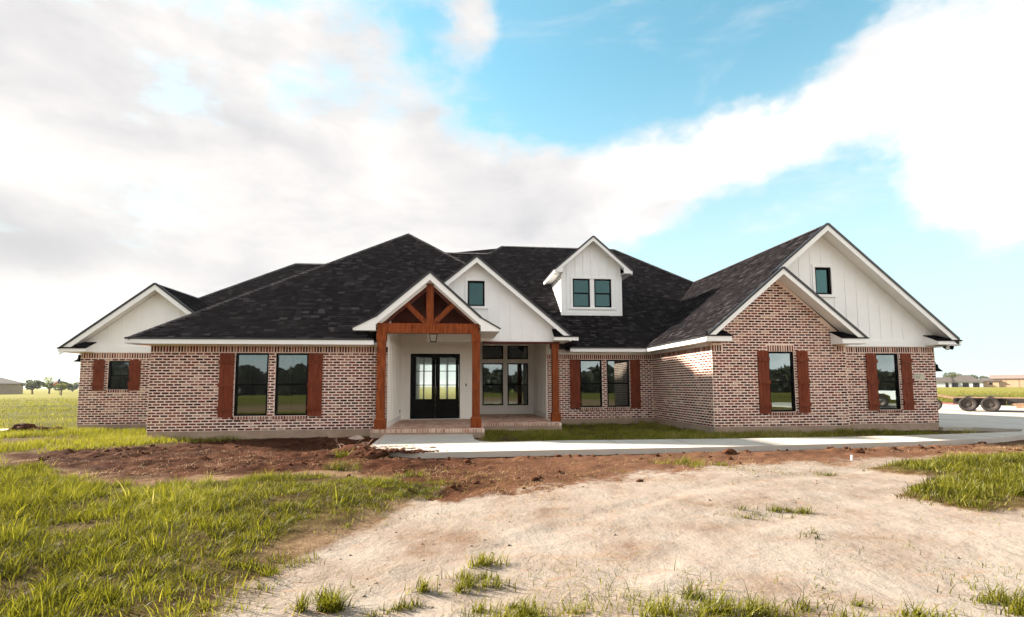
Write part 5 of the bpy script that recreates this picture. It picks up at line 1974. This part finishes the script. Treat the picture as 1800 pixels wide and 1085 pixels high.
# woods behind the camera that the windows mirror
r = np.random.default_rng(77)
cs_, rs_ = [], []
for k in range(130):
    x = -150 + 300 * k / 129 + r.uniform(-2, 2)
    hh = 3.0 + 3.2 * (0.5 + 0.5 * float(vnoise(np.array([x * 0.06]), np.array([2.0]), 41, 3)[0])) + r.uniform(-0.6, 1.2)
    cs_ += [(x, -66 + r.uniform(-6, 6), hh * 0.45), (x + 1, -66 + r.uniform(-6, 6), hh * 0.75), (x + 0.5, -62 + r.uniform(-2, 2), 0.8)]
    rs_ += [hh * 0.5, hh * 0.35, 1.6]
v, f, tn = leaf_cloud(cs_, rs_, 60000, 0.6, 78, 0.9)
v[:, 2] = np.maximum(v[:, 2], GZ)
o = bpy.data.objects.new('treeline', np_mesh('treeline', v, f, M['woods'], tn, domain='FACE'))
COL.objects.link(o)
o['kind'] = 'stuff'

# ------------------------------------------------------------------ grass
WIND = np.array([0.55, -0.25])


def blades(px, py, hgt, wid, tone, seed, bend=0.55, spread=0.7, z=None, seg=3, lean=None):
    """tapered bent blades as strips of quads"""
    n = len(px)
    r = np.random.default_rng(seed)
    base = np.stack([px, py, ground_h(px, py) - 0.01 if z is None else z], 1)
    az = r.uniform(0, 2 * np.pi, n)
    if lean is None:
        lean = np.stack([np.cos(az), np.sin(az)], 1) * spread * r.random(n)[:, None] + WIND * 0.5 * r.random(n)[:, None]
    else:
        lean = lean + WIND * 0.4 * r.random(n)[:, None]
    side = np.stack([-np.sin(az + r.normal(0, 0.9, n)), np.cos(az), np.zeros(n)], 1)
    side /= np.linalg.norm(side, axis=1)[:, None]
    bd = bend * (0.4 + r.random(n))
    V = np.zeros((n, seg + 1, 2, 3))
    for k in range(seg + 1):
        s = k / seg
        up = s - 0.42 * bd * s * s
        out = 0.35 * s + bd * s * s
        c = base.copy()
        c[:, :2] += lean * (hgt * out)[:, None]
        c[:, 2] += hgt * up
        w = wid * (1 - s) ** 0.7 * 0.5 + 0.0004
        V[:, k, 0] = c - side * w[:, None]
        V[:, k, 1] = c + side * w[:, None]
    idx = np.arange(n * (seg + 1) * 2).reshape(n, seg + 1, 2)
    F = np.stack([idx[:, :-1, 0], idx[:, :-1, 1], idx[:, 1:, 1], idx[:, 1:, 0]], -1).reshape(-1, 4)
    tn = np.repeat(np.clip(tone, 0, 1), seg)
    return V.reshape(-1, 3), F, tn


def sample(poly_mask, box, n, seed):
    r = np.random.default_rng(seed)
    x = r.uniform(box[0], box[1], n)
    y = r.uniform(box[2], box[3], n)
    k = r.random(n) < poly_mask(x, y)
    return x[k], y[k]


def grass_obj(name, sets, label=None):
    vs, fs, ts, o = [], [], [], 0
    for v, f, t in sets:
        vs.append(v)
        fs.append(f + o)
        ts.append(t)
        o += len(v)
    ob = bpy.data.objects.new(name, np_mesh(name, np.concatenate(vs), np.concatenate(fs), M['grass'], np.concatenate(ts), domain='FACE'))
    COL.objects.link(ob)
    ob['kind'] = 'stuff'
    return ob


def clump(x, y, f, seed):
    return 0.5 + 0.5 * vnoise(x * f, y * f, seed, 3)


# tall grass, left foreground
def dens_L(x, y):
    gl, gr, st, so, sa = ground_masks(x, y)
    c = clump(x, y, 1.5, 61)
    far_ = sstep(y, 5.0, 8.0)
    return gl * sstep(c, 0.20 - 0.04 * far_, 0.56)


sets = []


def tussocks(cx, cy, per, rad, hgt, tone, seed, wid=(0.005, 0.011), bend=0.7):
    """clumps of blades that fan out from a common foot and share height, lean and colour"""
    r = np.random.default_rng(seed)
    n = len(cx)
    cnt = r.integers(int(per * 0.5), int(per * 1.5), n)
    k = np.repeat(np.arange(n), cnt)
    m_ = len(k)
    a = r.uniform(0, 2 * np.pi, m_)
    q = rad[k] * np.sqrt(r.random(m_))
    x, y = cx[k] + np.cos(a) * q, cy[k] + np.sin(a) * q
    h = hgt[k] * r.uniform(0.35, 1.25, m_) * (1 - 0.35 * (q / rad[k]) ** 2)
    la = r.uniform(0, 2 * np.pi, n)[k] + r.normal(0, 0.7, m_)
    ls = r.uniform(0.1, 0.8, n)[k]
    lean = np.stack([np.cos(a) * 0.55 * q / rad[k] + np.cos(la) * ls * 0.6, np.sin(a) * 0.55 * q / rad[k] + np.sin(la) * ls * 0.6], 1)
    t = tone[k] + r.normal(0, 0.13, m_)
    dead = r.random(m_) < 0.09
    t = np.where(dead, 0.93, t)
    return blades(x, y, h, r.uniform(wid[0], wid[1], m_), t, seed + 1, bend=bend, lean=lean)


cx, cy = sample(dens_L, (-11.5, 0.2, 2.2, 10.6), 9500, 62)
r = np.random.default_rng(64)
c1, c2 = clump(cx, cy, 1.5, 61), clump(cx, cy, 0.5, 63)
edge = sstep(sdist(cx, cy, P_GRASSL), 0, 1.3)
big = sstep(-cx, 1.2, 3.6)
hgt = (0.09 + 0.15 * c1 * (0.4 + 0.6 * edge) + 0.15 * big * r.random(len(cx)) ** 2) * (0.6 + 0.8 * c2) * r.uniform(0.6, 1.3, len(cx))
tone = 0.10 + 0.42 * c2 + 0.22 * c1 + r.normal(0, 0.12, len(cx))
sets.append(tussocks(cx, cy, 30, r.uniform(0.05, 0.16, len(cx)), hgt * 0.86, tone, 65, wid=(0.0035, 0.0085)))
# short matted undergrowth
x, y = sample(dens_L, (-11.5, 0.2, 2.2, 10.6), 110000, 162)
r = np.random.default_rng(164)
sets.append(blades(x, y, r.uniform(0.03, 0.09, len(x)), r.uniform(0.004, 0.009, len(x)), 0.10 + 0.3 * clump(x, y, 0.5, 63) + r.normal(0, 0.16, len(x)), 165, spread=1.4, bend=1.0))
# broad tall blades standing out of it
cx, cy = sample(lambda a, b_: dens_L(a, b_) * sstep(-a, 0.9, 3.2) * sstep(clump(a, b_, 0.8, 167), 0.4, 0.7), (-9, -0.9, 2.5, 9.6), 620, 66)
r = np.random.default_rng(67)
sets.append(tussocks(cx, cy, 9, np.full(len(cx), 0.05), r.uniform(0.22, 0.46, len(cx)), 0.42 + r.normal(0, 0.14, len(cx)), 68, wid=(0.010, 0.019), bend=0.9))
grass_obj('tall_grass', sets)

# grass by the left wing and the left field
sets = []
PB = [(-24, 20.5), (-13.1, 19.0), (-13, 18.6), (-8.9, 18.6), (-8.7, 15.25), (-5.2, 15.2), (-6.2, 14.7), (-7.6, 14.2), (-8.6, 12.9), (-9.9, 12.3), (-8.6, 10.4), (-13, 9.8), (-26, 14)]
WL = [(-20, 17.1), (-14.3, 17.8), (-14.4, 18.85), (-20, 18.4)]


def dens_B(x, y):
    c = clump(x, y, 1.1, 71)
    return sstep(sdist(x, y, PB) + 0.5 * (c - 0.5), -0.1, 0.5) * sstep(c, 0.22, 0.5) * (1 - sstep(sdist(x, y, WL), -0.15, 0.05)) * (sdist(x, y, P_HOUSE) < 0)


x, y = sample(dens_B, (-24, -5, 9.8, 20.5), 130000, 72)
r = np.random.default_rng(73)
c1 = clump(x, y, 1.1, 71)
tone = 0.55 + 0.25 * c1 + r.normal(0, 0.14, len(x))
sets.append(blades(x, y, (0.08 + 0.16 * c1) * r.uniform(0.6, 1.3, len(x)), r.uniform(0.009, 0.018, len(x)), tone, 74, spread=0.9))
x, y = sample(lambda a, b_: sstep(clump(a, b_, 0.35, 75), 0.25, 0.5) * (a < -13.2 - (b_ - 19) * 0.35) * np.exp(-(b_ - 19) / 26), (-85, -13, 19, 75), 150000, 76)
r = np.random.default_rng(77)
d = np.hypot(x, y)
sets.append(blades(x, y, r.uniform(0.06, 0.22, len(x)), 0.0009 * d * r.uniform(0.5, 1.2, len(x)), 0.42 + 0.3 * clump(x, y, 0.15, 78) + r.normal(0, 0.15, len(x)), 79, spread=0.8, seg=2))
grass_obj('field_grass', sets)

# strip between the walk and the right half of the house
def dens_S(x, y):
    c = clump(x, y, 1.4, 81)
    return sstep(sdist(x, y, P_STRIP), -0.02, 0.12) * sstep(c, 0.22, 0.52) * (1 - sstep(sdist(x, y, P_HOUSE), -0.02, 0.02)) * (1 - 0.75 * sstep(x, 13.6, 15.4))


cx, cy = sample(dens_S, (0.6, 16.3, 12.2, 18.8), 7000, 82)
r = np.random.default_rng(83)
c1 = clump(cx, cy, 1.4, 81)
grass_obj('strip_grass', [tussocks(cx, cy, 20, r.uniform(0.05, 0.14, len(cx)), (0.06 + 0.26 * c1 ** 1.3) * r.uniform(0.5, 1.3, len(cx)), 0.50 + 0.34 * c1 + r.normal(0, 0.15, len(cx)), 84, wid=(0.007, 0.014))])

# patch at the right edge
def dens_R(x, y):
    gl, gr, st, so, sa = ground_masks(x, y)
    return gr * sstep(clump(x, y, 1.3, 91), 0.24, 0.50)


cx, cy = sample(dens_R, (5.8, 16, 5.0, 10.5), 4200, 92)
r = np.random.default_rng(93)
c1 = clump(cx, cy, 1.3, 91)
edge = sstep(sdist(cx, cy, P_GRASSR), 0, 0.8)
grass_obj('patch_grass', [tussocks(cx, cy, 30, r.uniform(0.06, 0.17, len(cx)), (0.08 + 0.24 * c1 * (0.4 + 0.6 * edge)) * r.uniform(0.6, 1.3, len(cx)), 0.18 + 0.40 * c1 + r.normal(0, 0.13, len(cx)), 94, wid=(0.006, 0.013))])

# field beyond the driveway on the right
x, y = sample(lambda a, b_: sstep(clump(a, b_, 0.3, 95), 0.25, 0.5) * np.exp(-(b_ - 34) / 30), (12, 110, 34, 100), 60000, 96)
r = np.random.default_rng(97)
grass_obj('far_field_grass', [blades(x, y, r.uniform(0.05, 0.18, len(x)), 0.0009 * np.hypot(x, y), 0.5 + r.normal(0, 0.15, len(x)), 98, seg=2)])

# single tufts in the sand and soil: each a thing
TU = 'grass tufts scattered over bare ground'
TUFTS = [(4.07, 5.72, 0.20, 0.13, 500, 'bright green flattened tuft of grass alone in the middle of the pale sand'),
         (3.55, 5.60, 0.26, 0.09, 260, 'sparse thin tuft just left of the bright flattened tuft in the sand'),
         (4.23, 9.10, 0.38, 0.16, 700, 'wide light tuft at the edge of the brown soil below the walk'),
         (4.95, 8.9, 0.22, 0.12, 260, 'smaller tuft to the right of the wide light tuft below the walk'),
         (-0.95, 7.75, 0.50, 0.16, 900, 'largest light green tuft on the bare corner of the left grass'),
         (-0.72, 8.55, 0.22, 0.17, 420, 'yellow green tuft standing in brown soil below the porch walk'),
         (-2.40, 11.2, 0.20, 0.20, 320, 'small upright tuft beside the heap of roots left of the walk'),
         (-2.1, 9.35, 0.22, 0.26, 420, 'tall tuft at the far edge of the left grass'),
         (-0.84, 3.62, 0.17, 0.18, 700, 'dark dense tuft at the lower edge of the photo, leftmost of the near ones'),
         (-0.30, 3.55, 0.20, 0.09, 420, 'low broken tuft between the dark dense tuft and the light broad one'),
         (0.12, 3.86, 0.24, 0.15, 800, 'light broad tuft with brown roots near the lower edge of the photo'),
         (0.42, 3.32, 0.30, 0.13, 1000, 'bright wide tuft cut by the lower edge of the photo left of centre'),
         (0.36, 4.28, 0.15, 0.13, 300, 'short yellow tuft highest of the near group in the sand'),
         (1.35, 3.26, 0.34, 0.13, 1000, 'bright wide tuft cut by the lower edge of the photo at centre'),
         (1.85, 3.18, 0.26, 0.16, 900, 'tall yellow tuft cut by the lower edge of the photo right of centre'),
         (2.6, 3.10, 0.40, 0.12, 900, 'long low tuft with brown soil at the lower right edge of the photo'),
         (3.75, 3.12, 0.26, 0.15, 600, 'tuft in the lower right corner of the photo'),
         (3.60, 4.70, 0.16, 0.09, 120, 'thin pale tuft in the sand below the bright flattened tuft'),
         (3.42, 5.45, 0.14, 0.07, 90, 'faint tuft of a few blades in the pale sand'),
         (6.45, 8.0, 0.26, 0.11, 260, 'low tuft left of the large grass patch at the right edge')]
for k, (tx, ty, rad, hh, n, lab) in enumerate(TUFTS):
    r = np.random.default_rng(200 + k)
    n = int(n * 0.62)
    a = r.uniform(0, 6.283, n)
    nc = 5 + k % 4
    ca, cq, cs_ = r.uniform(0, 6.283, nc), rad * r.uniform(0.0, 1.15, nc), r.uniform(0.25, 0.6, nc) * rad
    pk_ = r.integers(0, nc, n)
    q = cs_[pk_] * np.abs(r.normal(0, 0.6, n))
    px_ = tx + (np.cos(ca) * cq)[pk_] * 1.5 + np.cos(a) * q * 1.4
    py_ = ty + (np.sin(ca) * cq)[pk_] * 0.7 + np.sin(a) * q * 0.8
    tone = 0.50 + r.normal(0, 0.2, n) + (r.random(nc) * 0.3 - 0.15)[pk_]
    q = np.hypot((px_ - tx) / 1.5, (py_ - ty) / 0.8)
    v, f, tn = blades(px_, py_, hh * (0.45 + 0.75 * r.random(nc))[pk_] * r.uniform(0.35, 1.3, n), r.uniform(0.004, 0.010, n), tone, 300 + k, spread=1.0, bend=0.7)
    o = bpy.data.objects.new('grass_tuft', np_mesh('grass_tuft', v - np.array([tx, ty, 0]), f, M['grass'], tn, domain='FACE'))
    COL.objects.link(o)
    o.location = (tx, ty, 0)
    tag(o, lab, 'grass tuft', TU)

def dens_W(x, y):
    gl, gr, st, so, sa = ground_masks(x, y)
    near_ = 2.2 * np.exp(-((y - 2.9) / 0.75) ** 2) + 0.28 * np.exp(-((y - 8.6) / 1.0) ** 2) + 0.08
    return np.clip((sa + so * 0.5) * near_ * sstep(clump(x, y, 1.4, 121), 0.52, 0.78), 0, 1) * (1 - gl) * (sdist(x, y, P_WALK) < -0.05)


x, y = sample(dens_W, (-2.2, 13, 2.6, 10.5), 90000, 122)
r = np.random.default_rng(123)
n = len(x)
ob = grass_obj('sparse_grass', [blades(x, y, r.uniform(0.02, 0.11, n) * (0.5 + clump(x, y, 2.0, 124)), r.uniform(0.003, 0.008, n), 0.5 + r.normal(0, 0.22, n), 125, spread=1.3, bend=0.9)])

# dry straw and roots strewn on sand and soil
def dens_D(x, y):
    gl, gr, st, so, sa = ground_masks(x, y)
    ed = so * (1 - so) * 4
    return np.clip((0.03 * sa + 0.7 * ed + 0.45 * so * sstep(y, 6, 9)) * sstep(clump(x, y * 2.2, 0.9, 101), 0.45, 0.68), 0, 1) * (1 - gl) * (sdist(x, y, P_WALK) < 0)


x, y = sample(dens_D, (-9, 14, 3, 12.6), 110000, 102)
r = np.random.default_rng(103)
n = len(x)
v, f, tn = blades(x, y, r.uniform(0.03, 0.12, n), r.uniform(0.003, 0.007, n), r.random(n), 104, bend=1.5, spread=2.2)
o = bpy.data.objects.new('dry_straw', np_mesh('dry_straw', v, f, M['dry'], tn, domain='FACE'))
COL.objects.link(o)
o['kind'] = 'stuff'

# clods and pebbles
def lumps(px, py, rad, seed, sink=0.3, flat=0.7):
    r = np.random.default_rng(seed)
    ph = (1 + 5 ** 0.5) / 2
    ico = np.array([(-1, ph, 0), (1, ph, 0), (-1, -ph, 0), (1, -ph, 0), (0, -1, ph), (0, 1, ph), (0, -1, -ph), (0, 1, -ph), (ph, 0, -1), (ph, 0, 1), (-ph, 0, -1), (-ph, 0, 1)], float)
    ico /= np.linalg.norm(ico[0])
    fc = np.array([(0, 11, 5), (0, 5, 1), (0, 1, 7), (0, 7, 10), (0, 10, 11), (1, 5, 9), (5, 11, 4), (11, 10, 2), (10, 7, 6), (7, 1, 8), (3, 9, 4), (3, 4, 2), (3, 2, 6), (3, 6, 8), (3, 8, 9), (4, 9, 5), (2, 4, 11), (6, 2, 10), (8, 6, 7), (9, 8, 1)])
    n = len(px)
    V = ico[None] * (1 + r.normal(0, 0.22, (n, 12, 1))) * rad[:, None, None] * np.stack([r.uniform(0.7, 1.4, n), r.uniform(0.7, 1.4, n), np.full(n, flat)], 1)[:, None]
    V[:, :, 0] += px[:, None]
    V[:, :, 1] += py[:, None]
    V[:, :, 2] += (ground_h(px, py) + rad * flat * (1 - 2 * sink) * 0.5)[:, None]
    F = (fc[None] + (np.arange(n) * 12)[:, None, None]).reshape(-1, 3)
    return V.reshape(-1, 3), F


M['clod'] = simple('dark_clod', (0.060, 0.024, 0.013), 0.97, 0.55, 2.5, 0.6, spec=0.02)
M['pebble'] = simple('sandy_pebble', (0.17, 0.125, 0.095), 0.95, 0.35, 3.0, 0.4)


def dens_C(x, y):
    gl, gr, st, so, sa = ground_masks(x, y)
    rid = 0.35 * np.exp(-((y - 10.5) / 0.15) ** 2) * (x > 1)
    return np.clip(so * (0.35 * sstep(clump(x, y, 0.9, 111), 0.4, 0.7) * (1 - 0.6 * sstep(x, -1, 2)) + rid), 0, 1) * (1 - gl) * (sdist(x, y, P_WALK) < -0.03) * (sdist(x, y, P_HOUSE) < -0.05)


x, y = sample(dens_C, (-9.5, 16.5, 7, 15.2), 16000, 112)
r = np.random.default_rng(113)
v, f = lumps(x, y, 0.012 + 0.05 * r.random(len(x)) ** 3.2, 114)
o = bpy.data.objects.new('soil_clods', np_mesh('soil_clods', v, f, M['clod']))
COL.objects.link(o)
o['kind'] = 'stuff'
x, y = sample(lambda a, b_: ground_masks(a, b_)[4] * sstep(clump(a, b_, 0.8, 115), 0.45, 0.75), (-2.2, 12, 2.8, 9.6), 2600, 116)
r = np.random.default_rng(117)
v, f = lumps(x, y, 0.004 + 0.014 * r.random(len(x)) ** 3, 118)
o = bpy.data.objects.new('pebbles', np_mesh('pebbles', v, f, M['pebble']))
COL.objects.link(o)
o['kind'] = 'stuff'


def rock(name, x, y, rad, seed, mat, label, cat, flat=0.6, sub=3, sink=0.25):
    """irregular lump from a displaced icosphere"""
    import bmesh
    bm = bmesh.new()
    bmesh.ops.create_icosphere(bm, subdivisions=sub, radius=1.0)
    co = np.array([v_.co for v_ in bm.verts])
    d1 = vnoise(co[:, 0] * 1.1 + co[:, 2] * 0.7 + 5, co[:, 1] * 1.1 + 9, seed, 4)
    d2 = vnoise(co[:, 0] * 3 + 2 + co[:, 2] * 2.0, co[:, 1] * 3.1, seed + 1, 3)
    for v_, a, c in zip(bm.verts, d1, d2):
        v_.co = v_.co * (1 + 0.32 * a + 0.12 * c)
        v_.co.x *= rad[0]
        v_.co.y *= rad[1]
        v_.co.z = v_.co.z * rad[2] + rad[2] * (0.5 - sink)
    me = bpy.data.meshes.new(name)
    bm.to_mesh(me)
    bm.free()
    me.materials.append(mat)
    o = bpy.data.objects.new(name, me)
    COL.objects.link(o)
    o.location = (x, y, float(ground_h(np.array([x]), np.array([y]))[0]))
    tag(o, label, cat)
    return o


rock('rock', -2.80, 14.62, (0.21, 0.13, 0.13), 5, M['stone'], 'pale pointed rock at the foot of the brick left of the porch', 'rock')
rock('rock', 8.95, 10.15, (0.13, 0.1, 0.07), 9, M['clod'], 'dark clump of earth on the soil ridge near the white stake', 'clod')
rock('rock', 6.0, 10.35, (0.16, 0.1, 0.08), 11, M['clod'], 'dark lump of earth below the middle of the walk', 'clod')
# dark heap of turned earth by the left corner
hp = thing('soil_heap', 'dark heap of turned earth at the left corner of the house by the concrete path', 'soil heap', (-13.7, 18.0, GZ))
r = np.random.default_rng(51)
hx, hy, hr = [], [], []
for (x, y, sx, sy, n, r0, r1) in ((-13.85, 17.85, 0.45, 0.16, 46, 0.05, 0.15), (-13.35, 18.25, 0.28, 0.12, 34, 0.05, 0.15), (-14.4, 17.6, 0.30, 0.12, 24, 0.03, 0.09), (-13.95, 17.9, 0.07, 0.06, 7, 0.12, 0.20)):
    hx += list(r.normal(x, sx * 0.6, n)); hy += list(r.normal(y, sy * 0.6, n)); hr += list(r.uniform(r0, r1, n))
hx, hy, hr = np.array(hx), np.array(hy), np.array(hr)
v, f = lumps(hx, hy, hr, 52, sink=0.0, flat=0.8)
dd = np.exp(-((hx + 13.9) / 0.5) ** 2) * 0.08 + np.exp(-((hx + 13.95) / 0.10) ** 2) * 0.12
v[:, 2] += np.repeat(dd * r.random(len(hx)), 12)
me = np_mesh('clods', v, f, M['clod'])
o = link(bpy.data.objects.new('clods', me), hp, 'stuff')
# heap of roots and broken slabs at the corner of the walk
M['root'] = simple('dry_root', (0.16, 0.085, 0.055), 0.95, 0.4, 9.0, 0.5)
hp = thing('root_heap', 'tangled heap of roots and dark earth at the left corner of the porch walk', 'root heap', (-2.15, 11.7, GZ))
for k, (x, y, a, c, h) in enumerate(((-2.25, 11.75, 0.42, 0.5, 0.13), (-2.0, 11.3, 0.36, 0.36, 0.11), (-1.75, 10.95, 0.30, 0.22, 0.09), (-2.6, 11.9, 0.3, 0.3, 0.07))):
    o = rock('mound', x, y, (a, c, h), 70 + k, M['clod'], '', 'x', sub=4)
    del o['label'], o['category']
    o.parent = hp
    o.matrix_parent_inverse = Matrix.Translation(-hp.location)
rr = random.Random(5)
for k in range(26):
    b = MB()
    x, y = -2.15 + rr.uniform(-0.45, 0.45), 11.6 + rr.uniform(-0.8, 0.6)
    z = GZ + 0.05
    a = rr.uniform(0, 6.28)
    pts = [Vector((x, y, z))]
    el = rr.uniform(-0.1, 0.6)
    for s in range(5):
        a += rr.uniform(-0.6, 0.6)
        el += rr.uniform(-0.5, 0.3)
        st = rr.uniform(0.06, 0.14)
        pts.append(pts[-1] + Vector((math.cos(a) * math.cos(el), math.sin(a) * math.cos(el), math.sin(el))) * st)
    b.path(pts, rr.uniform(0.006, 0.014), 5)
    b.build('root', M['root'], hp)
# drifts of earth and broken crust over the front corner of the walk
M['crust'] = simple('dried_mud_crust', (0.34, 0.24, 0.175), 0.95, 0.3, 5.0, 0.6)
for k, (x, y, sx, sy, ang, n, mat_, lab) in enumerate(((-1.30, 11.45, 0.42, 0.05, 0.10, 90, 'crust', 'broken streak of dried mud lying across the front corner of the porch walk'),
                                                  (-0.95, 10.92, 0.34, 0.09, -0.1, 150, 'clod', 'spill of dark earth over the front edge of the porch walk'),
                                                  (-1.45, 11.85, 0.30, 0.04, 0.25, 50, 'crust', 'thin farthest streak of dried mud on the pale porch walk'),
                                                  (-1.60, 11.15, 0.28, 0.12, 0.5, 120, 'clod', 'dark earth heaped on the left front corner of the porch walk'))):
    r = np.random.default_rng(400 + k)
    a, c = r.normal(0, sx, n), r.normal(0, sy, n)
    px_, py_ = a * math.cos(ang) - c * math.sin(ang), a * math.sin(ang) + c * math.cos(ang)
    v, f = lumps(x + px_, y + py_, 0.012 + 0.05 * r.random(n) ** 2, 410 + k, flat=0.45)
    v[:, 2] += -0.125 - (GZ - 0.03)
    v -= np.array([x, y, -0.125])
    o = bpy.data.objects.new('mud_spill', np_mesh('mud_spill', v, f, M[mat_]))
    COL.objects.link(o)
    o.location = (x, y, -0.125)
    tag(o, lab, 'mud', 'mud on the front corner of the walk')
t = bpy.data.objects.new('stake', None)
bpy.data.objects.remove(t)
b = MB()
b.hexa([(-0.022, -0.012, -0.05), (0.022, -0.012, -0.05), (0.022, 0.012, -0.05), (-0.022, 0.012, -0.05), (-0.018, -0.01, 0.09), (0.018, -0.01, 0.09), (0.018, 0.01, 0.11), (-0.018, 0.01, 0.11)])
o = b.build('marker_stake', M['trim'])
o.location = (8.22, 9.5, float(ground_h(np.array([8.22]), np.array([9.5]))[0]))
tag(o, 'short white marker stake in the brown soil below the right end of the walk', 'stake')

# ------------------------------------------------------------------ thin summer haze round the whole place
mt, T = new_mat('haze')
vp = T.n('ShaderNodeVolumePrincipled', {'Color': (0.95, 0.97, 1.0, 1), 'Density': 0.00016, 'Anisotropy': 0.2})
T.n('ShaderNodeOutputMaterial', {1: vp.outputs[0]})
b = MB()
b.box(-2600, 2600, -2600, 2600, -1.4, 16)
hz = b.build('haze', mt)
hz['kind'] = 'stuff'
